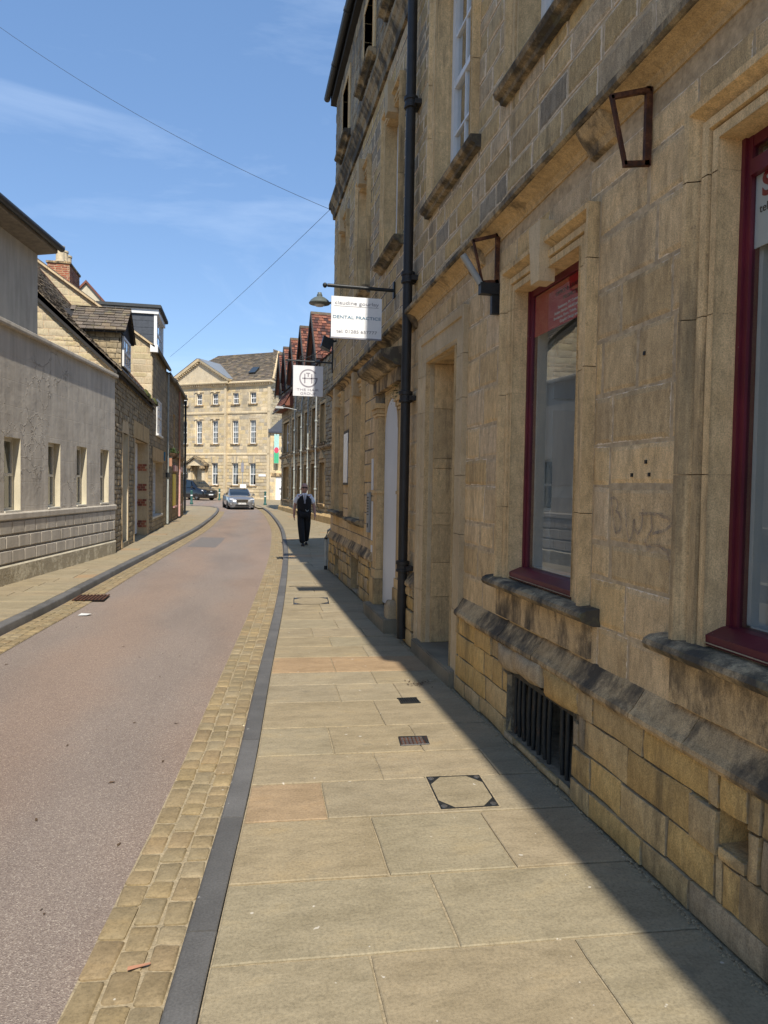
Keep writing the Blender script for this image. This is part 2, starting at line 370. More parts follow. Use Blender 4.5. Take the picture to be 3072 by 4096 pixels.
# cracked painted render of the low building
def render_mat(name, col, crack):
    t = NT(name); n = t.noise(1.3, 7, .6); c = t.mix(1, col, t.ramp(n, [(.3, (.86, .85, .84)), (.6, (1.02, 1.02, 1.02)), (.8, (1.1, 1.08, 1.03))]), 'MULTIPLY')
    c = t.mix(1, c, t.ramp(t.noise(3, 5, .6, (2.5, 2.5, .3)), [(.35, .84), (.62, 1.03)]), 'MULTIPLY')
    vo = t.n('ShaderNodeTexVoronoi'); vo.feature = 'DISTANCE_TO_EDGE'; vo.inputs['Scale'].default_value = 2.3
    wp = t.n('ShaderNodeVectorMath'); wp.operation = 'ADD'; nn = t.n('ShaderNodeTexNoise'); nn.inputs['Scale'].default_value = 3.2; nn.inputs['Detail'].default_value = 6
    sc = t.n('ShaderNodeVectorMath'); sc.operation = 'SCALE'; sc.inputs['Scale'].default_value = .55
    t.ln(t.pos.outputs['Position'], nn.inputs['Vector']); t.ln(nn.outputs['Color'], sc.inputs[0]); t.ln(t.pos.outputs['Position'], wp.inputs[0]); t.ln(sc.outputs[0], wp.inputs[1]); t.ln(wp.outputs[0], vo.inputs['Vector'])
    line = t.ramp(vo.outputs['Distance'], [(.0, 1), (.018, 0)]); msk = t.math('MULTIPLY', line, t.ramp(t.noise(.55, 4, .6, off=(2, 9, 1)), [(.5, 0), (.62, 1)]))
    msk = t.math('MULTIPLY', msk, crack); c = t.mix(t.math('MULTIPLY', msk, .35), c, (.12, .1, .08))
    fl = t.ramp(t.noise(5, 6, .7, off=(7, 2, 5)), [(.66, 0), (.69, 1)]); fl = t.math('MULTIPLY', fl, crack)
    h = t.math('SUBTRACT', t.math('ADD', t.math('MULTIPLY', t.noise(2.2, 4), 1.2), t.math('MULTIPLY', t.noise(30, 4), .16)), t.math('ADD', t.math('MULTIPLY', msk, -.5), t.math('MULTIPLY', fl, .35)))
    t.fin(c, .85, t.bump(h, .35, .03), spec=.2)
render_mat('grey_render', (.43, .375, .295), 1.0)
render_mat('grey_render_clean', (.5, .45, .37), 0.0)
render_mat('cream_render', (.6, .54, .4), .2)
t = NT('worn_plinth'); a = t.noise(4, 7, .7); c = t.mix(t.ramp(a, [(.5, 0), (.58, 1)]), (.34, .29, .2), (.52, .46, .33)); t.fin(c, .9, t.bump(t.noise(14, 6, .7), .6, .03))
# paving
def paving(name, cols):
    t = NT(name); r = t.rand(); k = len(cols); c = t.ramp(r, [(i/k, q) for i, q in enumerate(cols)], 'CONSTANT')
    c = t.mix(1, c, t.ramp(t.noise(2.2, 7, .62, (1, 2, 1)), [(.28, (.78, .77, .74)), (.55, (1, 1, 1)), (.78, (1.12, 1.06, .95))]), 'MULTIPLY')
    c = t.mix(1, c, t.ramp(t.noise(75, 14, .75), [(.32, .74), (.5, .99), (.66, 1.14)]), 'MULTIPLY')
    c = t.mix(1, c, t.ramp(t.noise(9, 15, .7, (1, 2.2, 1), .8), [(.34, .86), (.52, 1), (.7, 1.07)]), 'MULTIPLY')
    c = t.mix(t.ramp(t.noise(6.5, 3, .5, off=(8, 3, 1)), [(.69, 0), (.73, .35)]), c, (.16, .14, .1))
    sp = t.ramp(t.noise(21, 2, .4, off=(2, 2, 6)), [(.745, 0), (.76, .6)]); c = t.mix(sp, c, (.62, .58, .5))
    rid = t.noise(3.2, 6, .6, (1, 3.2, 1), 1.2, off=(4, 4, 0))
    h = t.math('ADD', t.math('MULTIPLY', t.noise(120, 3), .25), t.math('MULTIPLY', rid, 1.1))
    t.fin(c, .72, t.bump(h, .22, .012), spec=.3)
paving('flag_buff', [(.296, .241, .153), (.306, .249, .16), (.29, .241, .158), (.282, .234, .15), (.3, .243, .151), (.31, .257, .168)])
paving('flag_orange', [(.345, .24, .137), (.325, .235, .14)])
paving('flag_grey', [(.295, .247, .16), (.287, .243, .158)])
paving('sett_stone', [(.26, .2, .112), (.25, .195, .11), (.27, .207, .117), (.245, .195, .114), (.285, .228, .138), (.262, .198, .11), (.3, .228, .122), (.255, .2, .114), (.268, .2, .112)])
t = NT('joint_sand'); c = t.mix(1, (.38, .31, .2), t.ramp(t.noise(45, 5, .7), [(.3, .55), (.7, 1.1)]), 'MULTIPLY'); t.fin(c, .95, t.bump(t.noise(90, 3), .5, .01), spec=.1)
t = NT('kerb_stone'); r = t.rand(); c = t.mix(1, t.ramp(r, [(0, (.1, .097, .092)), (1, (.145, .14, .133))]), t.ramp(t.noise(4, 6, .6), [(.3, .8), (.7, 1.15)]), 'MULTIPLY'); c = t.mix(1, c, t.ramp(t.noise(110, 3), [(.3, .78), (.7, 1.12)]), 'MULTIPLY')
c = t.mix(t.ramp(t.noise(18, 2, .4), [(.74, 0), (.755, .5)]), c, (.45, .43, .4)); t.fin(c, .7, t.bump(t.noise(80, 3), .25, .006), spec=.3)
# tarmac: red-brown with exposed aggregate
t = NT('tarmac'); vo = t.n('ShaderNodeTexVoronoi'); vo.inputs['Scale'].default_value = 170; t.ln(t.pos.outputs['Position'], vo.inputs['Vector'])
agg = t.ramp(t.math('FRACT', t.math('MULTIPLY', vo.outputs['Color'], 3.7)), [(0, (.165, .13, .11)), (.3, (.212, .17, .144)), (.62, (.232, .188, .158)), (.88, (.272, .225, .188)), (.98, (.36, .308, .255))])
sx = t.n('ShaderNodeSeparateXYZ'); t.ln(t.pos.outputs['Position'], sx.inputs[0])
ln = t.math('SUBTRACT', sx.outputs[0], t.math('MULTIPLY', sx.outputs[1], .045)); wv = t.math('SINE', t.math('ADD', t.math('MULTIPLY', ln, 3.9), t.math('MULTIPLY', t.noise(.35, 4), 5.)))
c = t.mix(t.ramp(t.math('MULTIPLY_ADD', wv, .5, .5), [(.1, 0), (.9, .6)]), agg, t.mix(1, agg, (1.12, .99, .89), 'MULTIPLY'))
c = t.mix(1, c, t.ramp(t.noise(.9, 7, .6, (1, .35, 1)), [(.3, (.84, .84, .85)), (.5, (.98, .98, .98)), (.75, (1.08, 1.06, 1.04))]), 'MULTIPLY')
c = t.mix(t.ramp(t.noise(5, 4, .6, (1, .4, 1), off=(3, 3, 3)), [(.7, 0), (.76, .4)]), c, (.07, .06, .055))
t.fin(c, .82, t.bump(t.math('ADD', vo.outputs['Distance'], t.math('MULTIPLY', t.noise(40, 3), .5)), .45, .008), spec=.25)
t = NT('tarmac_patch'); vo = t.n('ShaderNodeTexVoronoi'); vo.inputs['Scale'].default_value = 110; t.ln(t.pos.outputs['Position'], vo.inputs['Vector'])
c = t.mix(1, (.15, .135, .125), t.ramp(t.math('FRACT', t.math('MULTIPLY', vo.outputs['Color'], 3.7)), [(0, .7), (1, 1.4)]), 'MULTIPLY'); t.fin(c, .85, t.bump(vo.outputs['Distance'], .4, .006))
plain('ground_earth', (.26, .22, .17), .95)
plain('white_paint', (.8, .8, .78), .5, mott=.06, sc=5); plain('white_wood', (.74, .74, .72), .45, mott=.05); plain('cream_wood', (.62, .58, .48), .5)
plain('off_white_panel', (.62, .63, .63), .55, mott=.07, sc=2, bump=.25)
plain('black_iron', (.018, .02, .021), .45, mott=.3, sc=14, bump=.3); plain('pipe_black', (.022, .02, .018), .55, mott=.3, sc=6, bump=.15)
plain('grey_pipe', (.3, .31, .3), .5); plain('pink_pipe', (.62, .36, .32), .5); plain('pale_pipe', (.36, .38, .35), .5, mott=.25, sc=4)
t = NT('rust'); a = t.noise(16, 6, .7); c = t.ramp(a, [(.3, (.035, .02, .015)), (.52, (.09, .035, .018)), (.68, (.2, .085, .035)), (.8, (.3, .2, .14))]); t.fin(c, .75, t.bump(a, .5, .006), .3)
t = NT('bar_iron'); a = t.noise(22, 6, .7, (1, 1, .4)); c = t.ramp(a, [(.3, (.012, .014, .015)), (.58, (.03, .032, .03)), (.7, (.12, .06, .03))]); t.fin(c, .6, t.bump(a, .6, .006), .2)
t = NT('red_paint'); a = t.noise(3, 6, .6); c = t.mix(1, (.115, .012, .022), t.ramp(a, [(.3, .75), (.7, 1.3)]), 'MULTIPLY'); ch = t.ramp(t.noise(13, 7, .8, (1, 1, 1), off=(6, 6, 2)), [(.69, 0), (.71, .75)]); c = t.mix(ch, c, (.42, .37, .32)); t.fin(c, .42, t.bump(t.noise(24, 4), .12, .006), spec=.5)
plain('red_sign', (.5, .012, .03), .35, mott=.04, bump=0); plain('poster_white', (.66, .66, .64), .5, mott=.05, sc=2); plain('ink_black', (.015, .014, .014), .5); plain('ink_white', (.9, .9, .88), .5); plain('ink_red', (.3, .01, .02), .45)
plain('sign_white', (.8, .8, .79), .25, mott=.02, bump=0, spec=.5); plain('ink_grey', (.24, .24, .27), .4); plain('ink_blue', (.03, .16, .27), .4); plain('sign_silver', (.72, .72, .73), .22, mott=.02, bump=0, spec=.6); plain('ink_mauve', (.3, .28, .31), .4)
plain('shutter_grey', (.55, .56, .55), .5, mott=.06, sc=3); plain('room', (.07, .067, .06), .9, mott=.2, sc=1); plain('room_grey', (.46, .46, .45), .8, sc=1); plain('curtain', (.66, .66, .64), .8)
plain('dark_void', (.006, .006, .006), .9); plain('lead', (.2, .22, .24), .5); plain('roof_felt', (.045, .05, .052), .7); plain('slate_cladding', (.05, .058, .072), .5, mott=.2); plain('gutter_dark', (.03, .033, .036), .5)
plain('step_stone', (.22, .185, .125), .85, mott=.3, sc=3, bump=.5); plain('bollard_green', (.03, .1, .082), .4); plain('yellow', (.85, .68, .02), .5, mott=.05); plain('lamp_grey', (.1, .115, .105), .45); plain('pot_clay', (.5, .41, .27), .8, mott=.25)
plain('moss', (.07, .075, .02), .95, mott=.5, sc=30, bump=1); plain('timber_black', (.022, .02, .018), .7); plain('terracotta', (.4, .2, .12), .8); plain('wire', (.03, .03, .03), .6); plain('basket', (.09, .055, .03), .9); plain('leaf', (.06, .1, .025), .7, mott=.4, sc=20)
plain('soffit', (.2, .165, .12), .8, mott=.25); plain('navy_door', (.012, .016, .03), .4); plain('skin', (.46, .25, .19), .5, mott=.08); plain('shirt', (.74, .74, .78), .75, mott=.05); plain('black_cloth', (.012, .012, .014), .85, mott=.2); plain('shoe', (.01, .01, .01), .3); plain('hair', (.2, .17, .15), .8); plain('silver', (.6, .58, .5), .3, 1.)
plain('tyre', (.018, .018, .018), .8); plain('chrome', (.75, .75, .77), .12, 1., mott=.02, bump=0); plain('headlamp', (.72, .74, .76), .1, .3, coat=.8, mott=.02, bump=0); plain('alloy', (.45, .46, .47), .3, .9); plain('plastic_black', (.015, .015, .016), .5); plain('plate', (.75, .75, .73), .4, mott=.02)
t = NT('paint_grey'); t.fin((.24, .245, .255), .28, None, .55, .5, 1.); t = NT('paint_black'); t.fin((.006, .006, .007), .22, None, 0., .5, 1.)
t = NT('car_glass'); t.fin((.012, .018, .022), .06, None, 0., .7, .5)
t = NT('graffiti'); a = t.noise(30, 5, .7); t.fin((.17, .155, .15), .8); tr = t.n('ShaderNodeBsdfTransparent'); mxs = t.n('ShaderNodeMixShader'); t.ln(t.ramp(a, [(.35, .12), (.7, .6)]), mxs.inputs[0]); t.ln(tr.outputs[0], mxs.inputs[1]); t.ln(t.b.outputs[0], mxs.inputs[2]); t.ln(mxs.outputs[0], t.t.nodes['Material Output'].inputs[0])
def glass(name, tint, rough=.015, boost=1.):
    t = NT(name); tr = t.n('ShaderNodeBsdfTransparent'); tr.inputs[0].default_value = (*tint, 1); gl = t.n('ShaderNodeBsdfGlossy'); gl.inputs['Roughness'].default_value = rough; gl.inputs[0].default_value = (.95, .97, 1, 1)
    fr = t.n('ShaderNodeLayerWeight'); f = t.math('MINIMUM', t.math('MULTIPLY', t.math('MULTIPLY_ADD', t.math('POWER', fr.outputs['Facing'], 5.), .96, .04), boost), 1.); b = t.bump(t.noise(1.6, 2), .04, .02); t.ln(b, gl.inputs['Normal'])
    ms = t.n('ShaderNodeMixShader'); t.ln(f, ms.inputs[0]); t.ln(tr.outputs[0], ms.inputs[1]); t.ln(gl.outputs[0], ms.inputs[2]); t.ln(ms.outputs[0], t.t.nodes['Material Output'].inputs[0])
glass('glass', (.8, .84, .83), boost=2.1); glass('glass_far', (.5, .54, .56), boost=1.6)

# ================================================================ GROUND, ROAD, KERBS, PAVING
b = MB(); b.poly([(-400, -400, -.6), (400, -400, -.6), (400, 600, -.6), (-400, 600, -.6)]); tag(b.build('ground', M['ground_earth']), kind='structure')
def catmull(P, step=.5):
    out = []
    for i in range(len(P)-1):
        p0, p1, p2, p3 = P[max(i-1, 0)], P[i], P[i+1], P[min(i+2, len(P)-1)]
        n = max(2, int(math.hypot(p2[0]-p1[0], p2[1]-p1[1])/step))
        for k in range(n):
            t = k/n; out.append(tuple(.5*((2*p1[a]) + (-p0[a]+p2[a])*t + (2*p0[a]-5*p1[a]+4*p2[a]-p3[a])*t*t + (-p0[a]+3*p1[a]-3*p2[a]+p3[a])*t**3) for a in (0, 1)))
    return out + [P[-1]]
def offs(L, d):
    o = []
    for i, p in enumerate(L):
        a, c = L[max(i-1, 0)], L[min(i+1, len(L)-1)]; tx, ty = c[0]-a[0], c[1]-a[1]; l = math.hypot(tx, ty) or 1
        o.append((p[0]+ty/l*d, p[1]-tx/l*d))
    return o
KRP = catmull([(-.75, -3), (-.4, .6), (-.23, 2.32), (-.135, 3.2), (0, 4.44), (.19, 6.62), (.57, 10.81), (.98, 16.1), (1.28, 20.86), (1.68, 29.58), (1.87, 40.3), (1.82, 49), (1.62, 54), (1.35, 57.5)])
KLP = catmull([(-3.6, -1), (-3.0, 5), (-2.69, 9.05), (-2.53, 11.08), (-2.33, 14.82), (-1.87, 22.66), (-1.49, 30.1), (-1.24, 41.3), (-1.2, 47), (-1.3, 51), (-1.8, 53.6), (-2.9, 55), (-4.6, 55.7), (-12, 57)])
def xat(L, y):
    for a, c in zip(L, L[1:]):
        if a[1] <= y <= c[1]: return a[0]+(c[0]-a[0])*(y-a[1])/max(c[1]-a[1], 1e-6)
    return L[0][0] if y < L[0][1] else L[-1][0]
def strip(A, B, z): 
    m = MB(); ia = [m.p(p[0], p[1], z+g(p[1])) for p in A]; ib = [m.p(p[0], p[1], z+g(p[1])) for p in B]
    for i in range(len(A)-1): m.f.append([ia[i], ia[i+1], ib[i+1], ib[i]])
    return m
ys = [-3+i*1.0 for i in range(59)]
m = strip([(xat(KLP, y)-.05 if y < 50 else -30, y) for y in ys], [(xat(KRP, y)+.05, y) for y in ys], -.105)
for y in range(55, 95, 4):
    m.poly([(-40, y, -.106+g(y)), (12, y, -.106+g(y)), (12, y+4, -.106+g(y+4)), (-40, y+4, -.106+g(y+4))])
road = tag(m.build('road', M['tarmac']), kind='structure')
# darker repair patch and the dark strips in the tarmac
m = MB(); P = [(-1.42, 21.5), (-.62, 21.2), (-.5, 23.0), (-.42, 25.1), (-1.2, 25.3)]; m.poly([(x, y, -.1015) for x, y in P]); tag(m.build('road_patch', M['tarmac_patch']), kind='structure')
m = MB(); m.poly([(.35, 47.6, g(47)-.1), (1.3, 47.9, g(47)-.1), (1.25, 48.6, g(48)-.1), (.3, 48.2, g(48)-.1)]); tag(m.build('road_patch', M['tarmac_patch']), kind='structure')
# setts in the gutters
KRo = offs(KRP, 0); 
def channel(name, L, d0, d1, rows, label_parts, ymax, seed):
    A, B = offs(L, d0), offs(L, d1); A = [p for p in A if p[1] < ymax]; B = B[:len(A)]
    root = tag(strip(A, B, -.0985).build(name, M['joint_sand']), kind='structure')
    # arc length param
    acc = [0]
    for a, c in zip(L, L[1:]): acc.append(acc[-1]+math.hypot(c[0]-a[0], c[1]-a[1]))
    def at(s, d):
        s = min(max(s, 0), acc[-1]-1e-4)
        lo, hi = 0, len(acc)-1
        while hi-lo > 1:
            k = (lo+hi)//2
            if acc[k] <= s: lo = k
            else: hi = k
        t = (s-acc[lo])/max(acc[hi]-acc[lo], 1e-6); a, c = L[lo], L[hi]; l = math.hypot(c[0]-a[0], c[1]-a[1]); tx, ty = (c[0]-a[0])/l, (c[1]-a[1])/l
        return (a[0]+(c[0]-a[0])*t+ty*d, a[1]+(c[1]-a[1])*t-tx*d)
    L2 = []; w = (d1-d0)/rows
    for r in range(rows):
        s = rnd.uniform(0, .15)
        while s < acc[-1]:
            ln_ = rnd.uniform(.12, .2) if rnd.random() > .15 else rnd.uniform(.2, .27)
            L2.append((s, s+ln_, d0+w*r, d0+w*(r+1))); s += ln_
    sc = []
    for q in L2:
        c = at((q[0]+q[1])/2, (q[2]+q[3])/2)
        if c[1] > ymax or not inview((c[0], c[1], -.09), 200): continue
        sc.append(((V3((c[0], c[1], -.09))-CAMP).length, q))
    sc.sort(); rest = MB(); nr = 0
    for i, (d, q) in enumerate(sc):
        mb = MB() if i < label_parts else rest; gp = .009 if i < 400 else .012
        hh = rnd.uniform(-.004, .004)
        mb.lump(rect8(q[0]+gp*.6, q[1]-gp*.6, min(q[2], q[3])+gp*.6, max(q[2], q[3])-gp*.6, .006, .009), lambda a, c, h: (*at(a, c), h+g(at(a, c)[1])), -.12, -.0935+hh, -.0885+hh, .011, 0, .001)
        if i < label_parts: mb.build('sett', M['sett_stone'], root, smooth=60)
        else: nr += 1
    if nr: rest.build('sett_run', M['sett_stone'], root, kind='stuff', smooth=60)
channel('sett_channel_right', KRP, -.02, -.36, 3, 300, 56, 1)
channel('sett_channel_left', KLP[:95], .02, .36, 3, 150, 52, 2)
# kerb stones
def kerb(name, L, d, h, ymin):
    root = None; acc = 0; seg = []; last = L[0]; A = L; B = offs(L, d); cur = [0]; n = 0
    base = strip([p for p in offs(L, d*.06)], [p for p in offs(L, d*.94)], -.02); root = tag(base.build(name, M['kerb_stone']), kind='structure')
    i = 0; ln_ = .9
    while i < len(L)-2:
        j = i; s = 0
        while j < len(L)-1 and s < ln_: s += math.hypot(L[j+1][0]-L[j][0], L[j+1][1]-L[j][1]); j += 1
        mb = MB(); rings = []
        for k in range(i, j+1):
            a, c = A[k], B[k]; f = 0.
            if k == i or k == j:
                q = A[min(k+1, len(L)-1)] if k == i else A[max(k-1, 0)]; l = math.hypot(q[0]-a[0], q[1]-a[1]) or 1; e = .006; dx, dy = (q[0]-a[0])/l*e, (q[1]-a[1])/l*e
                a = (a[0]+dx, a[1]+dy); c = (c[0]+dx, c[1]+dy)
            mxp = lambda t: (a[0]+(c[0]-a[0])*t, a[1]+(c[1]-a[1])*t); z = g(a[1])
            rings.append([mb.p(*mxp(0), z-h), mb.p(*mxp(0), z-.018), mb.p(*mxp(.05), z-.006), mb.p(*mxp(.16), z), mb.p(*mxp(.97), z), mb.p(*mxp(1), z-.004), mb.p(*mxp(1), z-h)])
        for P_, Q in zip(rings, rings[1:]):
            for t in range(6): mb.f.append([P_[t], P_[t+1], Q[t+1], Q[t]])
        mb.f.append(rings[0]); mb.f.append(rings[-1][::-1])
        if any(inview((p[0], p[1], 0), 300) for p in L[i:j+1]): mb.build('kerb_stone', M['kerb_stone'], root, smooth=40)
        i = j
kerb('kerb_right', KRP, .118, .16, 0); kerb('kerb_left', KLP, -.135, .16, 0)
# right pavement
def wall_x(y): return 1.80 if y < 14.85 else (4.9 if y < 22 else 4.35-.0805*(y-31)+.02)
KRi = offs(KRP, .122)
ys = [-2+i*.75 for i in range(78)]
pr_ = tag(strip([(xat(KRi, y), y) for y in ys], [(wall_x(y)+.1, y) for y in ys], -.009).build('pavement_right', M['joint_sand']), kind='structure')
rowsR = [(1.0, [.3, 1.1]), (1.45, [.75]), (1.95, [.47, 1.25]), (2.57, [.83]), (3.09, [.67, 1.25]), (3.66, [.47]), (4.12, [.85, 1.55]), (4.55, [.62, 1.2]), (5.07, [1.05]), (5.67, [.82, 1.32]), (6.17, [1.2]), (6.59, [.9]), (7.17, [1.3]), (7.65, [1.0]), (8.14, [.85, 1.45]), (8.63, [1.2]), (9.21, None)]
y = 9.21
while y < 52: y += rnd.uniform(.42, .66); rowsR.append((y, None))
ORG = {(3.66, 0), (6.59, 0), (6.59, 1)}; GRY = {(2.57, 1), (4.55, 0), (1.95, 0)}
SL = []
for (y0, J), (y1, _) in zip(rowsR, rowsR[1:]):
    x0, x1 = xat(KRi, y0), wall_x(y0)
    if J is None:
        J = []; x = x0+rnd.uniform(.45, .95)
        while x < x1-.3: J.append(x); x += rnd.uniform(.5, .95)
    xs = [None]+J+[None]
    for k in range(len(xs)-1):
        r = .004; T = lambda x, y: y - .05*(x-x0)
        a0 = xat(KRi, T(x0, y0)+r)+r if xs[k] is None else xs[k]+r*.8; a1 = xat(KRi, T(x0, y1)-r)+r if xs[k] is None else xs[k]+.03*(y1-y0)+r*.8
        wy = (y0+y1)/2
        c0 = wall_x(wy)-.012+rnd.uniform(-.004, .004) if xs[k+1] is None else xs[k+1]-r*.8; c1 = wall_x(wy)-.012 if xs[k+1] is None else xs[k+1]+.03*(y1-y0)-r*.8
        if c0-a0 < .08: continue
        SL.append(([(a0, T(a0, y0)+r), (c0, T(c0, y0)+r), (c1, T(c1, y1)-r), (a1, T(a1, y1)-r)], (y0, k)))
def lay(SL, root, maxp):
    rest = MB(); nr = 0; cnt = 0
    SL.sort(key=lambda q: (V3((q[0][0][0], q[0][0][1], 0))-CAMP).length)
    for pts, key in SL:
        c = (sum(p[0] for p in pts)/4, sum(p[1] for p in pts)/4)
        if not inview((c[0], c[1], 0), 500): continue
        obj = cnt < maxp; mb = MB() if obj else rest; cnt += 1
        dz = rnd.uniform(-.002, .0015); tl = rnd.uniform(-.0008, .0008)
        full = []
        for a, q in zip(pts, pts[1:]+pts[:1]): full += [(a[0]+rnd.uniform(-.003, .003), a[1]+rnd.uniform(-.003, .003))]+[(a[0]+(q[0]-a[0])*f_+rnd.uniform(-.0025, .0025), a[1]+(q[1]-a[1])*f_+rnd.uniform(-.0025, .0025)) for f_ in (rnd.uniform(.03, .2), .5, rnd.uniform(.8, .97))]
        mb.lump(full, lambda a, q, h: (a, q, h+g(q)), -.03, -.0035+dz, dz+tl*0, .006)
        if obj: mb.build('paving_slab', M['flag_orange'] if key in ORG or (key[0] > 8 and rnd.random() < .06) else M['flag_grey'] if key in GRY or rnd.random() < .12 else M['flag_buff'], root)
        else: nr += 1
    if nr: rest.build('slab_field', M['flag_buff'], root, kind='stuff')
lay(SL, pr_, 300)
# far pavement at the junction (right) and along the far building
m = MB()
for (x0, x1, y0, y1) in ((1.4, 6, 52, 57), (1.2, 7, 57, 63), (.6, 8, 63, 74)): m.poly([(x0, y0, g(y0)-.011), (x1, y0, g(y0)-.011), (x1, y1, g(y1)-.011), (x0-.3, y1, g(y1)-.011)])
tag(m.build('pavement_junction', M['flag_buff']), kind='structure')
m = MB(); m.hexa([(2.9, 72.9, .1), (-12, 83.3, .1), (3.5, 73.7, .1), (-11.4, 84.1, .1), (2.9, 72.9, .27), (-12, 83.3, .27), (3.5, 73.7, .27), (-11.4, 84.1, .27)]); tag(m.build('pavement_far', M['flag_buff']), kind='structure')
# left pavement
P0 = V3((-3.75, 12.64, 0)); T1 = (V3((-2.92, 18.41, 0))-P0).normalized(); N1 = V3((T1.y, -T1.x, 0))
def wallL(y): return P0.x+(y-P0.y)*T1.x/T1.y if y < 18.41 else -2.93
KLi = offs(KLP, -.14)
ys = [3+i*.75 for i in range(65)]
pl_ = tag(strip([(xat(KLi, y), y) for y in ys], [(wallL(y)-.6, y) for y in ys], -.009).build('pavement_left', M['joint_sand']), kind='structure')
m = MB(); m.poly([(-1.4, 50.8, g(50)-.012), (-1.95, 53.4, g(53)-.012), (-3.0, 54.8, g(54)-.012), (-4.6, 55.5, g(55)-.012), (-12, 56.7, g(56)-.012), (-12, 50.8, g(50)-.012)]); m.build('corner_paving', M['flag_buff'], pl_)
SL = []; y = 6.
while y < 51:
    y1 = y+rnd.uniform(.45, .75); x1, x0 = xat(KLi, y), wallL((y+y1)/2)+.012; J = []; x = x0+rnd.uniform(.4, .9)
    while x < x1-.25: J.append(x); x += rnd.uniform(.45, .95)
    xs = [x0]+J+[None]
    for k in range(len(xs)-1):
        r = .004; sl = lambda x, yy: yy+.06*(x-x1)
        a = xs[k]+r; c0 = xat(KLi, y)-r if xs[k+1] is None else xs[k+1]-r; c1 = xat(KLi, y1)-r if xs[k+1] is None else xs[k+1]-r
        SL.append(([(a, sl(a, y)+r), (c0, sl(c0, y)+r), (c1, sl(c1, y1)-r), (a, sl(a, y1)-r)], (y, 9)))
    y = y1
lay(SL, pl_, 180)

# ================================================================ RIGHT: NEAR SHOP BUILDING (A)
def arch_blocks(parent, fr, u0, u1, z0, z1, prof, mat, name='architrave_stone'):
    """a moulded surround built of separate stones: jamb stones and three head stones with mitred corners"""
    zs = [z0]
    while zs[-1] < z1-.55: zs.append(zs[-1]+rnd.uniform(.42, .8))
    if z1-.12-zs[-1] < .2 and len(zs) > 1: zs.pop()
    zs.append(z1-.12); gp = .0022
    def piece(fn, lo, hi):
        b = MB(fr); r0 = [b.p(*fn(d, n, lo)) for d, n in prof]; r1 = [b.p(*fn(d, n, hi)) for d, n in prof]
        for k in range(len(prof)-1): b.f.append([r0[k], r0[k+1], r1[k+1], r1[k]])
        return b
    for s_ in (0, 1):
        J = (lambda d, n, t: (u0-d, n, t)) if s_ == 0 else (lambda d, n, t: (u1+d, n, t))
        for a, c in zip(zs, zs[1:]):
            o = rnd.uniform(-.002, .002); piece((lambda J, o: lambda d, n, t: (J(d, n, t)[0], n+(o if n > 0 else 0), t))(J, o), a+gp, c-gp).build(name, mat, parent)
        b = MB(fr); h = .34*(u1-u0); R = []
        for d, n in prof:
            if s_ == 0: R.append([b.p(u0-d, n, zs[-1]+gp), b.p(u0-d, n, z1+d), b.p(u0+h-gp, n, z1+d)])
            else: R.append([b.p(u1+d, n, zs[-1]+gp), b.p(u1+d, n, z1+d), b.p(u1-h+gp, n, z1+d)])
        for A_, B_ in zip(R, R[1:]):
            for k in range(2): b.f.append([A_[k], A_[k+1], B_[k+1], B_[k]])
        b.build(name, mat, parent)
    b = MB(fr); R = [[b.p(u0+.34*(u1-u0)+gp, n, z1+d), b.p(u1-.34*(u1-u0)-gp, n, z1+d)] for d, n in prof]
    for A_, B_ in zip(R, R[1:]): b.f.append([A_[0], A_[1], B_[1], B_[0]])
    b.build(name, mat, parent)
RW = lambda u, n, z: (1.87-n, u, z)
A = thing('stone_shop', 'honey stone shop building with dark red window frames, nearest on the right', 'building', (1.87, 4, 0))
ARCH = [(-.002, -.1), (0, .02), (.047, .022), (.05, -.008), (.058, -.008), (.061, .032), (.098, .034), (.101, .0), (.114, .004), (.126, .02), (.138, .042), (.147, .066), (.174, .068), (.176, -.01)]
WIN = [(3.78, 4.75, 1.1, 3.06), (1.5, 2.59, 1.1, 3.1)]           # ground floor openings
UPW = [(5.86, 6.94, 4.52, 6.6), (3.72, 4.78, 4.56, 6.6)]
DOOR = (6.1, 7.08, .12, 2.95)
surr = [(u0-.172, u1+.172, z0-.02, z1+.172) for u0, u1, z0, z1 in WIN+UPW] + [(5.86, 7.36, 0, 3.27)]
ops = WIN+UPW+[DOOR]
backing(A, 'wall', RW, -.9, 8.05, .6, 9.3, ops, 0, M['mortar'])
backing(A, 'wall', RW, -16, -.9, -.2, 9.3, [], 0, M['mortar'])
VENT = (3.66, 4.66, .05, .5); HOLE = (2.26, 2.42, .36, .5)
backing(A, 'plinth_core', RW, -1, 8.05, -.2, .66, [VENT, HOLE, (5.86, 7.36, -.3, .7)], .035, M['mortar_dark'])
masonry(A, RW, 1.7, 8.03, .74, 3.44, surr, M['ashlar'], (.17, .3), (.28, .66), joint=.006, proud=.005, var=.002, jit=.0035, ins=.03, maxp=150)
masonry(A, RW, 1.7, 8.03, 3.62, 7.4, surr, M['upper_rubble'], (.11, .2), (.22, .55), joint=.012, proud=.008, var=.004, jit=.007, ins=.028, maxp=225)
masonry(A, RW, 1.6, 5.84, .0, .64, [VENT, HOLE, (3.6, 4.75, .44, .7), (2.3, 2.4, 0.3, 0.3)], M['plinth_rubble'], (.11, .22), (.16, .5), joint=.006, n0=.035, proud=.026, var=.011, jit=.006, ins=.016, crown=.004, maxp=300)
masonry(A, RW, 7.38, 8.03, .0, .64, [], M['plinth_rubble'], (.14, .24), (.2, .42), joint=.01, n0=.035, proud=.03, var=.01, jit=.008, ins=.03, crown=.01, maxp=300)
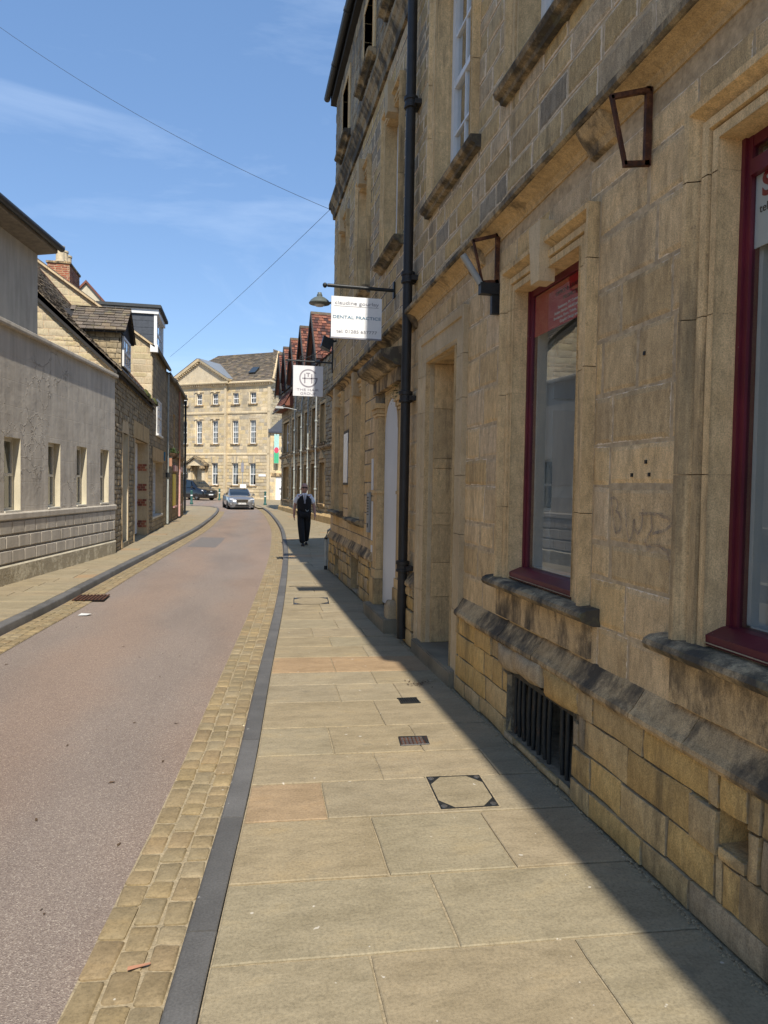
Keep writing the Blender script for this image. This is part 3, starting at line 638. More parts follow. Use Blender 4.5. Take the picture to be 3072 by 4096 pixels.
# worn lintel over the cellar grating
m = MB(RW)
for (a, c, zb, zt, nn) in ((3.58, 4.02, .485, .655, .075), (4.02, 4.46, .5, .66, .088), (4.46, 4.8, .47, .65, .07)):
    m = MB(RW); m.lump(rect8(a+.006, c-.006, zb, zt, .014), lambda x, y, h: (x, .035+h, y), -.02, nn-.045, nn-.02, .035, 0, .016); m.build('lintel_stone', M['plinth_rubble'], A, smooth=60)
# plinth capping, weathered black
u = 1.6
while u < 5.82:
    w = min(rnd.uniform(.4, .75), 5.84-u); j = rnd.uniform(-.008, .008); m = MB(RW)
    m.prism([(-.02, .63), (.075+j, .635), (.088+j, .655), (.085+j, .675), (.06+j, .7), (.03, .745), (.003, .785), (-.02, .79)], u+.003, u+w-.003); m.build('capping_stone', M['sooty_b'], A); u += w
m = MB(RW); m.prism([(-.02, .63), (.075, .635), (.088, .655), (.085, .68), (.03, .75), (.003, .79), (-.02, .79)], 7.375, 8.02); m.build('capping_stone', M['sooty_b'], A)
# cellar grating
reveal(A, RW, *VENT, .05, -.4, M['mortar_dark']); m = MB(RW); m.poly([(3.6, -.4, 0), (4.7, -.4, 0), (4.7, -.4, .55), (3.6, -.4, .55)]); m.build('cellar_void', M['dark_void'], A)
gr = MB(RW).box(3.67, 4.65, .0, .025, .44, .47).build('grating', M['bar_iron'], A)
for k in range(12):
    u = 3.7+k*.081+rnd.uniform(-.012, .012)
    if k in (3,): continue
    m = MB(RW); m.tube([(u, .012+rnd.uniform(-.006, .006), .02), (u+rnd.uniform(-.006, .006), .016, .25), (u+rnd.uniform(-.008, .008), .012, .5)], [.013, .015, .013], 7); m.build('bar', M['bar_iron'], gr, smooth=60)
reveal(A, RW, *HOLE, .05, -.12, M['plinth_rubble']); m = MB(RW); m.poly([(2.2, -.12, .3), (2.5, -.12, .3), (2.5, -.12, .55), (2.2, -.12, .55)]); m.build('hole_back', M['plinth_rubble'], A)
# shop windows
for wi, (u0, u1, z0, z1) in enumerate(WIN):
    reveal(A, RW, u0, u1, z0, z1, .03, -.16, M['dressed'])
    arch_blocks(A, RW, u0, u1, 1.075, z1, ARCH, M['dressed'])
    m = MB(RW); m.prism([(-.02, .985), (.04, .988), (.075, 1.0), (.105, 1.015), (.118, 1.036), (.11, 1.058), (.08, 1.074), (-.1, 1.092), (-.1, .985)], u0-.3, u1+.3); m.build('sill', M['sooty'], A, smooth=40)
    # blocking course under the sill
    m = MB(RW); m.box(u0-.22, u1+.22, -.02, .03, .80, .986); m.build('sill_apron', M['sooty_b'], A)
    f = MB(RW); n0, n1 = -.13, -.085; fw = .05
    f.box(u0, u0+fw, n0, n1, z0+.06, z1); f.box(u1-fw, u1, n0, n1, z0+.06, z1); f.box(u0+fw, u1-fw, n0, n1-.003, z1-fw*.9, z1)
    f.box(u0, u0+fw*.45, n0, n1+.012, z0+.06, z1); f.box(u1-fw*.45, u1, n0, n1+.012, z0+.06, z1)
    if wi == 1: f.box(u0+fw, u1-fw, n0, n1+.01, z1-.16, z1-.1)
    fr_ = f.build('window_frame', M['red_paint'], A)
    m = MB(RW); m.prism([(-.16, z0-.01), (.015, z0-.012), (.018, z0+.03), (-.06, z0+.062), (-.16, z0+.07)], u0-.0, u1+.0); m.build('wooden_sill', M['red_paint'], fr_)
    m = MB(RW); m.poly([(u0+fw, -.098, z0+.06), (u1-fw, -.098, z0+.06), (u1-fw, -.098, z1-.05), (u0+fw, -.098, z1-.05)]); m.build('pane', M['glass'], fr_)
    # inner grey lining and a folded panelled shutter on the far jamb
    m = MB(RW); m.box(u1-fw-.022, u1-fw+.0, -.2, -.131, z0+.06, z1-.06); m.box(u0+fw, u0+fw+.022, -.2, -.131, z0+.06, z1-.06); m.box(u0+fw, u1-fw, -.2, -.131, z0+.03, z0+.075); m.build('lining', M['shutter_grey'], fr_)
    m = MB(RW); m.hexa([(u1-.06, -.2, z0), (u1-.06, -.5, z0), (u1+.02, -.2, z0), (u1+.3, -.5, z0), (u1-.06, -.2, z1), (u1-.06, -.5, z1), (u1+.02, -.2, z1), (u1+.3, -.5, z1)]); m.build('shutter', M['shutter_grey'], fr_)
    m = MB(RW)
    for (a, c) in ((z0+.12, z0+.55), (z0+.63, z0+1.15), (z0+1.23, z1-.1)): m.box(u1-.066, u1-.058, -.47, -.25, a, c)
    m.build('shutter_panel', M['room_grey'], fr_)
    r = MB(RW); ua, ub, d = u0-.5, u1+.45, -2.6
    r.poly([(ua, d, .9), (ub, d, .9), (ub, d, 3.3), (ua, d, 3.3)]); r.poly([(ua, d, .9), (ua, -.2, .9), (ua, -.2, 3.3), (ua, d, 3.3)]); r.poly([(ub, d, .9), (ub, -.5, .9), (ub, -.5, 3.3), (ub, d, 3.3)])
    r.poly([(ua, d, 1.1), (ub, d, 1.1), (ub, -.2, 1.1), (ua, -.2, 1.1)]); r.poly([(ua, d, 3.3), (ub, d, 3.3), (ub, -.2, 3.3), (ua, -.2, 3.3)]); r.build('room', M['room_grey'], fr_)
    # keystone
    if wi == 0:
        c = (u0+u1)/2; m = MB(RW); m.hexa([(c-.06, -.02, z1-.08), (c+.06, -.02, z1-.08), (c-.06, .085, z1-.08), (c+.06, .085, z1-.08), (c-.09, -.02, z1+.28), (c+.09, -.02, z1+.28), (c-.09, .095, z1+.28), (c+.09, .095, z1+.28)]); m.build('keystone', M['dressed_pale'], A)
        ss = MB(RW).box(u0+fw, u1-fw, -.112, -.106, 2.74, z1-.05).build('window_sign', M['red_sign'], A)
        T = lambda s, sz, u, z, mt, w: lettering(ss, s, sz, RW(u, -.1045, z), (0, -1, 0), (0, 0, 1), M[mt], w, 'LEFT', ext=.0006)
        T('OFFICE & GRAPHIC S', .036, 4.37, 2.935, 'ink_black', .42); T('PROMOTIONA', .036, 4.26, 2.888, 'ink_black', .3)
        T('Stationery, PC Consumables', .026, 4.33, 2.848, 'ink_white', .36); T('Rubber Stamps, A4-A0 Laminating', .026, 4.38, 2.817, 'ink_white', .41); T('Brochures, Flyers, Tickets, T-Shirts', .026, 4.39, 2.786, 'ink_white', .42); T('Graphic Design and Desk', .026, 4.3, 2.755, 'ink_white', .33)
        # white paper goods and a dark box on the display shelf
        for k, (u, n, h, w) in enumerate(((4.06, -.21, .42, .05), (3.98, -.26, .38, .06), (4.16, -.3, .3, .05), (3.92, -.2, .34, .05))):
            m = MB(RW); m.hexa([(u-w, n-.03, 1.105), (u+w, n-.03, 1.105), (u-w, n+.03, 1.105), (u+w, n+.03, 1.105), (u-w*.15, n-.01, 1.5+h), (u+w*.3, n-.01, 1.5+h), (u-w*.15, n+.01, 1.5+h), (u+w*.3, n+.01, 1.5+h)]); tag(m.build('paper_stand', M['poster_white']), ('tallest', 'second tallest', 'short rearmost', 'slim rightmost')[k]+' white folded paper stand behind the red-signed shop window', 'paper stand', 'paper stands in the shop window')
    else:
        ps = MB(RW).box(1.9, u1-fw, -.112, -.106, 2.66, z1-.16).build('poster', M['poster_white'], A)
        lettering(ps, 'S', .13, RW(u1-.085, -.1045, 2.85), (0, -1, 0), (0, 0, 1), M['ink_red'], None, bold=.004, ext=.0006); lettering(ps, 'tel:', .046, RW(u1-.075, -.1045, 2.79), (0, -1, 0), (0, 0, 1), M['ink_black'], None, ext=.0006)
# upper windows
for (u0, u1, z0, z1) in UPW:
    reveal(A, RW, u0, u1, z0, z1, .03, -.14, M['dressed']); arch_blocks(A, RW, u0, u1, z0, z1, ARCH, M['dressed'])
    m = MB(RW); m.prism([(-.02, z0-.11), (.05, z0-.105), (.06, z0-.08), (.095, z0-.065), (.11, z0-.035), (.1, z0-.01), (-.1, z0), (-.1, z0-.11)], u0-.27, u1+.27); m.build('sill', M['sooty'], A, smooth=40)
    sash(A, RW, u0, u1, z0, z1, -.13, 3, 4, M['white_wood'], M['glass'], fw=.09, bar=.024, th=.07)
# doorway with deep stone reveal
u0, u1, z0, z1 = DOOR
reveal(A, RW, u0, u1, z0, z1, .04, -.75, M['dressed'])
DSUR = [(-.002, -.05), (-.002, -.01), (.012, .02), (.05, .035), (.06, .03), (.2, .03), (.205, .045), (.26, .05), (.28, .05), (.28, -.02)]
arch_blocks(A, RW, u0, u1, .0, z1, DSUR, M['dressed_pale'], 'surround_stone')
m = MB(RW)
for k, (za, zb) in enumerate(((.14, .6), (.6, .95), (.95, 1.33), (1.33, 1.45), (1.45, 1.9), (1.9, 2.0), (2.0, 2.5), (2.5, 2.94))):
    for (na, nb) in (((-.73, -.3), (-.3, -.055)) if k % 2 else ((-.73, -.46), (-.46, -.055))):
        m = MB(RW); m.box(u1-.006-rnd.uniform(.002, .006), u1+.01, na+.003, nb-.003, za+.003, zb-.003); m.build('jamb_stone', M['dressed'], A)
dr = obox(A, 'door', RW, u0, u1, -.78, -.74, z0, z1, M['navy_door'])
for (a, c) in ((.3, 1.2), (1.35, 2.4)):
    for (d, e) in ((u0+.1, u0+.42), (u1-.42, u1-.1)): MB(RW).box(d, e, -.742, -.73, a, c).build('door_panel', M['navy_door'], dr)
obox(A, 'doorstep', RW, 5.9, 7.3, -.74, .09, -.05, .135, M['step_stone'], .012)
# string course
SC = [(-.02, 3.47), (.01, 3.47), (.013, 3.49), (.03, 3.505), (.035, 3.518), (.06, 3.53), (.09, 3.543), (.115, 3.548), (.115, 3.551), (-.02, 3.551)]
RS = lambda u, n, z: (1.87-n, u, z+.016*(7.6-min(u, 7.6)))
MB(RS).prism(SC, -.9, 8.05).build('string_course', M['dressed'], A)
MB(RS).prism([(-.02, 3.552), (.125, 3.552), (.14, 3.563), (.14, 3.598), (.128, 3.61), (-.02, 3.645)], -.9, 8.05).build('string_course_nose', M['sooty'], A)
for (uu, w) in ((5.6, .3), (3.55, .26), (7.75, .3)): MB(RS).prism([(-.02, 3.4), (.03, 3.42), (.05, 3.46), (.07, 3.48), (.1, 3.52), (.118, 3.55), (-.02, 3.55)], uu-w/2, uu+w/2).build('string_bracket', M['sooty_b'], A)
# eaves and roof (cast the street's shade)
MB(RW).prism([(-.3, 9.2), (.1, 9.25), (.2, 9.33), (.2, 9.43), (-.3, 9.5)], -.9, 8.05).build('gutter', M['gutter_dark'], A)
MB(RW).prism([(-.3, 9.2), (.02, 9.25), (.07, 9.33), (.07, 9.42), (-.3, 9.5)], -16, -.9).build('parapet', M['dressed'], A)
MB(RW).prism([(.05, 9.4), (-4, 12.2), (-8, 9.4)], -16, 8.05).build('roof', M['slate_stone'], A)
MB(RW).box(-16, -15.8, -8, -.02, -.2, 9.4).build('end_wall', M['mortar'], A); MB(RW).box(-16, 14.8, -8.1, -8, -.2, 9.4).build('rear_wall', M['mortar'], A)
# drainpipe at the joint of the two buildings
PY, PN = 7.7, .1
dp = MB(RW).tube([(PY, PN, .05), (PY, PN, 9.3)], .052, 14).build('drainpipe', M['pipe_black'], A, smooth=50)
for z in (.78, 2.62, 3.9, 5.75, 7.6):
    MB(RW).lathe((PY, PN, z), [(.06, 0), (.074, .005), (.074, .03), (.066, .035), (.066, .08), (.076, .085), (.076, .12), (.06, .125)], 14).build('pipe_collar', M['pipe_black'], dp, smooth=40)
    MB(RW).box(PY-.1, PY+.1, -.02, .08, z+.02, z+.07).build('pipe_bracket', M['pipe_black'], dp)
# rusted lamp frames
def lamp_frame(u, label, tube):
    r = thing('lamp_frame', label, 'lamp bracket', (1.86, u, 3.2), 'rusty lamp frames on the shop wall')
    c = [(u, .215, 3.5), (u, .03, 3.555), (u, .03, 3.22), (u, .14, 3.205)]
    for nm, a, b_, w in (('top_bar', 0, 1, .011), ('wall_bar', 1, 2, .016), ('bottom_bar', 2, 3, .012), ('slanted_bar', 3, 0, .007)):
        p, q = V3(c[a]), V3(c[b_]); d = (q-p).normalized(); s_ = V3((0, -d.z, d.y))*w; t_ = V3((.011, 0, 0)); e = d*(w*.7)
        MB(RW).hexa([tuple(x) for x in (p-s_-t_-e, p+s_-t_-e, p-s_+t_-e, p+s_+t_-e, q-s_-t_+e, q+s_-t_+e, q-s_+t_+e, q+s_+t_+e)]).build(nm, M['rust'], r)
    if tube:
        MB(RW).tube([(u+.02, .285, 3.4), (u+.01, .15, 3.2)], .024, 12).build('lamp_tube', M['grey_pipe'], r, smooth=50)
        MB(RW).box(u-.03, u+.03, -.01, .16, 3.12, 3.2).build('tube_socket', M['black_iron'], r); MB(RW).box(u-.02, u+.02, -.01, .07, 2.98, 3.13).build('wall_plate', M['black_iron'], r)
    else: MB(RW).box(u-.012, u+.012, .03, .065, 3.535, 3.555).build('lug', M['rust'], r)
lamp_frame(3.11, 'empty rusty lamp frame between the two red shop windows', False); lamp_frame(5.1, 'rusty lamp frame with a slanted grey tube, near the stone doorway', True)
# graffiti tag on the pier
gq = [[(3.38, 1.67), (3.365, 1.6), (3.345, 1.53), (3.33, 1.49)], [(3.37, 1.67), (3.33, 1.66), (3.31, 1.625), (3.335, 1.6), (3.3, 1.59), (3.275, 1.55), (3.29, 1.505), (3.33, 1.49)], [(3.24, 1.62), (3.225, 1.52), (3.2, 1.455), (3.17, 1.5), (3.16, 1.57), (3.15, 1.52), (3.12, 1.5), (3.09, 1.54), (3.085, 1.62)], [(3.12, 1.595), (3.02, 1.6), (2.92, 1.6)], [(3.02, 1.6), (3.0, 1.54), (3.03, 1.5), (3.06, 1.47), (3.03, 1.43)], [(2.98, 1.6), (2.88, 1.585), (2.85, 1.56), (2.9, 1.53), (3.0, 1.51)], [(3.05, 1.45), (2.95, 1.46), (2.88, 1.44), (2.86, 1.39)]]
m = MB(RW)
for pth in gq:
    w = .0075
    for (a, z), (c, z2) in zip(pth, pth[1:]):
        l = math.hypot(c-a, z2-z); nx, nz_ = -(z2-z)/l*w, (c-a)/l*w; m.poly([(a+nx, .0125, z+nz_), (a-nx, .0125, z-nz_), (c-nx, .0125, z2-nz_), (c+nx, .0125, z2+nz_)])
m.build('graffiti_tag', M['graffiti'], A)
for (u, z) in ((3.12, 2.35), (3.05, 1.78), (3.2, 1.78), (3.08, 1.84)): MB(RW).lathe((u, 0, z), [(.008, -.006), (.008, .006)], 8) and MB(RW).box(u-.007, u+.007, .004, .012, z-.009, z+.009).build('old_fixing', M['black_iron'], A)

# ================================================================ RIGHT: BUILDING WITH THE DENTAL SIGN (B)
B = thing('stone_town_house', 'three-storey stone town house with white arched doorway panel beyond the black drainpipe', 'building', (1.87, 11.4, 0))
GW = [(11.0, 11.85, 1.2, 3.2), (13.25, 14.1, 1.25, 3.25)]
FW_ = [(8.62, 9.42, 4.66, 6.4), (10.8, 11.6, 4.66, 6.4), (12.95, 13.7, 4.66, 6.4)]
SW_ = [(8.6, 9.35, 7.95, 9.0), (10.6, 11.35, 7.95, 9.0), (13.0, 13.7, 7.95, 9.0)]
BD = (8.5, 9.32, .15, 2.85); V1, V2 = (13.2, 13.75, .03, .42), (11.0, 11.75, .03, .58)
ops = GW+FW_+SW_+[(8.45, 9.37, -.2, 2.9)]
backing(B, 'wall', RW, 8.05, 14.8, -.2, 9.5, ops+[V1, V2], 0, M['mortar_dark'])
sur = [(a-.2, b_+.2, c-.02, d+.2) for a, b_, c, d in GW+FW_+SW_]+[(8.25, 10.0, -.2, 3.35)]
masonry(B, RW, 8.05, 14.8, .78, 3.5, sur, M['ashlar'], (.16, .28), (.25, .55), joint=.01, proud=.006, var=.002, maxp=60)
masonry(B, RW, 8.05, 14.8, 3.66, 7.1, sur, M['upper_rubble'], (.12, .24), (.2, .6), joint=.012, proud=.009, var=.005, jit=.008, ins=.03, maxp=190)
masonry(B, RW, 8.05, 14.8, 7.48, 9.4, sur, M['upper_rubble_grey'], (.12, .22), (.2, .55), joint=.012, proud=.011, var=.007, jit=.01, ins=.03, maxp=260)
masonry(B, RW, 9.95, 14.78, 0, .66, [V1, V2], M['plinth_rubble'], (.15, .26), (.22, .5), n0=.02, proud=.03, var=.012, jit=.01, ins=.035, crown=.015, maxp=300)
u = 9.98
while u < 14.7:
    w = min(rnd.uniform(.45, .8), 14.8-u); MB(RW).prism([(-.02, .64), (.055, .645), (.07, .67), (.065, .7), (.03, .76), (.0, .82), (-.02, .82)], u+.003, u+w-.003).build('capping_stone', M['sooty_b'], B); u += w
for v in (V1, V2):
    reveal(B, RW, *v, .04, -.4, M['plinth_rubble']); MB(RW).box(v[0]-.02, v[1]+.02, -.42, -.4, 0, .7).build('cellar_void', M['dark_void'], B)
    obox(B, 'cellar_lintel', RW, v[0]-.06, v[1]+.06, 0, .058, v[3], v[3]+.09, M['sooty_b'], .008)
for (u0, u1, z0, z1) in GW+FW_+SW_:
    ns = z0 < 4
    reveal(B, RW, u0, u1, z0, z1, .03, -.16, M['dressed']); arch_blocks(B, RW, u0, u1, z0, z1, ARCH if z0 < 7 else [(0, -.1), (0, .02), (.14, .02), (.14, -.01)], M['dressed'])
    MB(RW).prism([(-.02, z0-.12), (.05, z0-.115), (.075, z0-.08), (.13, z0-.065), (.145, z0-.035), (.12, z0-.005), (-.1, z0), (-.1, z0-.12)], u0-.26, u1+.26).build('sill', M['sooty'], B, smooth=40)
    sash(B, RW, u0, u1, z0, z1, -.12, 2, 2 if ns else 4, M['white_wood'], M['glass'], fw=.07, bar=.022, th=.06)
    c = (u0+u1)/2
    if z0 < 7: MB(RW).hexa([(c-.08, -.02, z1-.06), (c+.08, -.02, z1-.06), (c-.08, .11, z1-.06), (c+.08, .11, z1-.06), (c-.11, -.02, z1+.3), (c+.11, -.02, z1+.3), (c-.11, .12, z1+.3), (c+.11, .12, z1+.3)]).build('keystone', M['dressed_pale'], B)
MB(RW).prism(SC, 8.05, 14.8).build('string_course', M['sooty_b'], B)
MB(RW).prism([(-.02, 3.552), (.125, 3.552), (.14, 3.563), (.14, 3.598), (.128, 3.61), (-.02, 3.645)], 8.05, 14.82).build('string_course_nose', M['sooty'], B)
MB(RW).prism([(-.02, 7.1), (.04, 7.1), (.05, 7.2), (.08, 7.24), (.1, 7.3), (.13, 7.34), (.13, 7.4), (.08, 7.44), (-.02, 7.48)], 8.05, 14.84).build('upper_cornice', M['sooty'], B)
# eaves gutter and fascia, roof
MB(RW).prism([(-.2, 9.42), (.1, 9.45), (.1, 9.62), (-.2, 9.66)], 8.05, 15.0).build('fascia', M['timber_black'], B)
m = MB(RW); m.tube([(8.05, .17, 9.6), (15.05, .17, 9.6)], .065, 12); gt = m.build('gutter', M['gutter_dark'], B, smooth=60)
for u in (9, 10.6, 12.2, 13.8): MB(RW).tube([(u-.03, .17, 9.6), (u+.03, .17, 9.6)], .074, 12).build('gutter_joint', M['gutter_dark'], gt)
MB(RW).prism([(.12, 9.62), (-4, 12.5), (-8.1, 9.62)], 8.05, 14.95).build('roof', M['slate_stone'], B)
# end wall of the town house
BE = lambda u, n, z: (1.87+u, 14.8+n, z)
MB(BE).box(.0, 8, -.2, -.0, -.2, 9.6).build('end_wall', M['upper_rubble'], B)
# doorway
MB(RW).box(8.45, 9.37, -.2, -.14, 0, 3).build('door_recess', M['dressed'], B)
m = MB(RW); k = 14; cu, rz, rr = 8.91, 2.42, .39; L = [(8.52, .2), (9.3, .2)]+[(cu+rr*math.cos(math.pi*i/k), rz+rr*math.sin(math.pi*i/k)) for i in range(k+1)]
i0 = [m.p(u, -.004, z) for u, z in L]; i1 = [m.p(u, -.12, z) for u, z in L]; m.f.append(i0); m.f.append(i1[::-1])
for a in range(len(L)): m.f.append([i0[a], i0[(a+1) % len(L)], i1[(a+1) % len(L)], i1[a]])
m.build('arched_panel', M['off_white_panel'], B)
m = MB(RW); o = 8.45, 9.37
for a, c in ((i, i+1) for i in range(k)):
    p, q = [(cu+(rr+.005)*math.cos(math.pi*i/k), rz+(rr+.005)*math.sin(math.pi*i/k)) for i in (a, c)]; m.hexa([(p[0], -.14, p[1]), (q[0], -.14, q[1]), (p[0], .006, p[1]), (q[0], .006, q[1]), (p[0], -.14, 2.93), (q[0], -.14, 2.93), (p[0], .006, 2.93), (q[0], .006, 2.93)])
m.build('arch_spandrel', M['dressed'], B)
for s_, (a, c) in enumerate(((8.26, 8.47), (9.35, 9.6))):
    pq_ = .012 if s_ == 0 else .085
    pl = MB(RW).box(a, c, -.02, pq_, .62, 2.62).build('pilaster', M['dressed'], B)
    MB(RW).box(a-.03, c+.03, -.02, pq_+.03, .0, .5).build('pilaster_base', M['plinth_rubble'], pl); MB(RW).box(a-.015, c+.015, -.02, pq_+.015, .5, .615).build('base_mould', M['dressed'], pl)
    for j, (za, zb, w) in enumerate(((2.625, 2.66, .02), (2.665, 2.72, .04), (2.725, 2.79, .065), (1.62, 1.66, .015))): MB(RW).box(a-w, c+w, -.02, pq_+w*.7, za, zb).build('capital' if j < 3 else 'pilaster_band', M['dressed'], pl)
MB(RW).box(8.2, 9.75, -.02, .08, 2.94, 3.1).build('frieze', M['sooty_b'], B)
MB(RW).prism([(-.02, 3.1), (.12, 3.11), (.15, 3.14), (.22, 3.17), (.27, 3.2), (.29, 3.24), (.29, 3.28), (.2, 3.3), (-.02, 3.34)], 8.17, 9.85).build('door_hood', M['sooty'], B)
obox(B, 'doorstep', RW, 8.2, 9.6, -.14, .2, -.05, .16, M['step_stone'], .012)
MB(RW).lump(rect8(8.24, 8.46, .0, .15, .01, .02), lambda a, c, h: (a, c, h), 0, .3, .36, .03, 0, .01).build('guard_stone', M['plinth_rubble'], B, smooth=60)
# wall fittings: display case, intercom and notices
dc = thing('display_case', 'glazed notice case on the stone wall between two tall windows', 'notice case', RW(12.5, .03, 1.75))
MB(RW).box(12.22, 12.78, .012, .045, 1.73, 2.66).build('case_frame', M['black_iron'], dc); MB(RW).box(12.26, 12.74, .045, .05, 1.77, 2.62).build('case_glass', M['sign_silver'], dc)
ic = MB(RW).box(10.18, 10.36, .01, .04, 1.05, 1.62).build('intercom', M['grey_pipe']); tag(ic, 'grey door intercom panel with slotted speaker beside the white arched panel', 'intercom')
for k in range(7): MB(RW).box(10.21, 10.33, .04, .044, 1.3+k*.04, 1.315+k*.04).build('speaker_slot', M['ink_black'], ic)
MB(RW).box(10.24, 10.3, .04, .046, 1.12, 1.18).build('button', M['black_iron'], ic)
for k, (u0, u1, z0, z1, l) in enumerate(((9.98, 10.1, .95, 1.5, 'upper slim white notice plate beside the grey intercom'), (9.98, 10.1, .45, .88, 'lower slim white notice plate below the intercom'), (10.0, 10.14, 1.66, 2.1, 'top white notice plate above the intercom'))):
    tag(MB(RW).box(u0, u1, .01, .018, z0, z1).build('notice', M['poster_white']), l, 'notice')
pp = thing('waste_pipe', 'white plastic waste pipe on the far corner of the stone town house', 'pipe', RW(14.7, .1, 0)); MB(RW).tube([(14.72, .1, .08), (14.72, .1, .62)], .03, 10).build('pipe', M['pale_pipe'], pp, smooth=50); MB(RW).tube([(14.72, .1, .62), (14.72, .1, .66)], .036, 10).build('collar', M['black_iron'], pp, smooth=50); MB(RW).tube([(14.72, .1, .66), (14.72, .06, .8), (14.72, -.01, .84)], .022, 8).build('elbow', M['grey_pipe'], pp, smooth=60); MB(RW).tube([(14.72, .1, .0), (14.72, .1, .08)], .034, 10).build('shoe', M['black_iron'], pp, smooth=50)
# fern growing behind the drainpipe
fn = thing('wall_fern', 'small green fern sprouting behind the black drainpipe', 'plant', RW(8.2, .05, 2.75)); m = MB(RW)
for k in range(26):
    a = rnd.uniform(0, 6.28); l = rnd.uniform(.08, .2); p = V3((8.22, .08, 2.78+rnd.uniform(-.05, .1))); d = V3((math.cos(a)*.8, abs(math.sin(a))*.7+.2, rnd.uniform(-.6, .5))).normalized()
    for t in range(5):
        q = p+d*l*(t/5)-V3((0, 0, .02*t*t/5)); s_ = d.cross(V3((0, 0, 1))).normalized()*.022*(1-t/6); w = d*.016
        m.poly([tuple(q), tuple(q+s_+w), tuple(q+w*1.6)]); m.poly([tuple(q), tuple(q-s_+w), tuple(q+w*1.6)])
m.build('fronds', M['leaf'], fn)

# ================================================================ LEFT: LOW RENDERED BUILDING (L1)
LF = lambda u, n, z: tuple(P0 + T1*u + N1*n + V3((0, 0, z)))
L1 = thing('rendered_building', 'low grey-rendered building with a rusticated base and four deep narrow windows', 'building', LF(2, 0, 0))
W1 = [(-1.5, -.9, 1.17, 2.42), (.14, .74, 1.17, 2.42), (1.9, 2.48, 1.18, 2.43), (3.35, 3.93, 1.19, 2.44), (4.81, 5.39, 1.2, 2.45)]
t = NT('scored_render'); 
dt_ = t.n('ShaderNodeVectorMath'); dt_.operation = 'DOT_PRODUCT'; dt_.inputs[1].default_value = tuple(T1); t.ln(t.pos.outputs['Position'], dt_.inputs[0]); sx = t.n('ShaderNodeSeparateXYZ'); t.ln(t.pos.outputs['Position'], sx.inputs[0]); cx = t.n('ShaderNodeCombineXYZ'); t.ln(dt_.outputs['Value'], cx.inputs[0]); t.ln(sx.outputs[2], cx.inputs[1])
bk = t.n('ShaderNodeTexBrick'); bk.inputs['Scale'].default_value = 1; bk.inputs['Brick Width'].default_value = .86; bk.inputs['Row Height'].default_value = .42; bk.inputs['Mortar Size'].default_value = .006; bk.inputs['Mortar Smooth'].default_value = .4; t.ln(cx.outputs[0], bk.inputs['Vector'])
n = t.noise(1.3, 4, .6); c = t.mix(1, (.53, .48, .4), t.ramp(n, [(.3, (.86, .85, .84)), (.6, (1.02, 1.02, 1.02)), (.8, (1.1, 1.08, 1.03))]), 'MULTIPLY'); c = t.mix(1, c, t.ramp(t.noise(3, 4, .6, (2.5, 2.5, .3)), [(.35, .84), (.62, 1.03)]), 'MULTIPLY')
vo = t.n('ShaderNodeTexVoronoi'); vo.feature = 'DISTANCE_TO_EDGE'; vo.inputs['Scale'].default_value = 2.1; wp = t.n('ShaderNodeVectorMath'); wp.operation = 'ADD'; nn = t.n('ShaderNodeTexNoise'); nn.inputs['Scale'].default_value = 3.2; nn.inputs['Detail'].default_value = 4; sc = t.n('ShaderNodeVectorMath'); sc.operation = 'SCALE'; sc.inputs['Scale'].default_value = .6
t.ln(t.pos.outputs['Position'], nn.inputs['Vector']); t.ln(nn.outputs['Color'], sc.inputs[0]); t.ln(t.pos.outputs['Position'], wp.inputs[0]); t.ln(sc.outputs[0], wp.inputs[1]); t.ln(wp.outputs[0], vo.inputs['Vector'])
msk = t.math('MULTIPLY', t.ramp(vo.outputs['Distance'], [(.0, 1), (.03, 0)]), t.ramp(t.noise(.5, 3, .6, off=(2, 9, 1)), [(.5, 0), (.6, 1)])); c = t.mix(t.math('MULTIPLY', msk, .5), c, (.1, .085, .07))
fl = t.ramp(t.noise(5, 4, .7, off=(7, 2, 5)), [(.66, 0), (.69, 1)])
h = t.math('ADD', t.math('MULTIPLY', t.noise(2.2, 3), 1.2), t.math('ADD', t.math('MULTIPLY', msk, .6), t.math('MULTIPLY', fl, -.3))); h = t.math('SUBTRACT', h, t.math('MULTIPLY', bk.outputs['Fac'], .35)); t.fin(c, .85, t.bump(h, .5, .03), spec=.2)
backing(L1, 'wall', LF, -12, 5.83, 1.0, 4.22, W1, 0, M['scored_render'])
backing(L1, 'base_wall', LF, -12, 5.83, -.1, 1.06, [], -.012, M['grey_render_clean'])
MB(LF).box(-12, 5.8, -.05, .05, -.1, .285).build('plinth', M['worn_plinth'], L1)
MB(LF).prism([(-.02, .285), (.05, .285), (.035, .31), (-.02, .312)], -12, 5.83).build('plinth_weathering', M['cream_render'], L1)
for k, (za, zb) in enumerate(((.315, .555), (.555, .795), (.795, 1.035))):
    u = -7 + (.23 if k % 2 else 0)
    while u < 5.75:
        a, c = u+.011, min(u+.46, 5.8)-.011
        if c-a > .06 and inview(LF(u, 0, .5), 400): m = MB(LF); m.lump(rect8(a, c, za+.03, zb-.008, .002), lambda x, y, h: (x, h, y), -.03, .03, .036, .01); m.build('base_block', M['grey_render_clean'], L1)
        u += .46
MB(LF).prism([(-.02, 1.045), (.045, 1.05), (.055, 1.07), (.055, 1.15), (.04, 1.17), (-.02, 1.175)], -12, 5.83).build('sill_band', M['grey_render_clean'], L1)
MB(LF).prism([(-.3, 4.2), (.07, 4.2), (.08, 4.23), (.075, 4.28), (.04, 4.3), (-.3, 4.31)], -12, 5.86).build('coping', M['grey_render_clean'], L1)
MB(LF).box(5.75, 5.83, -.3, -.001, -.1, 4.2).build('quoin_return', M['cream_render'], L1)
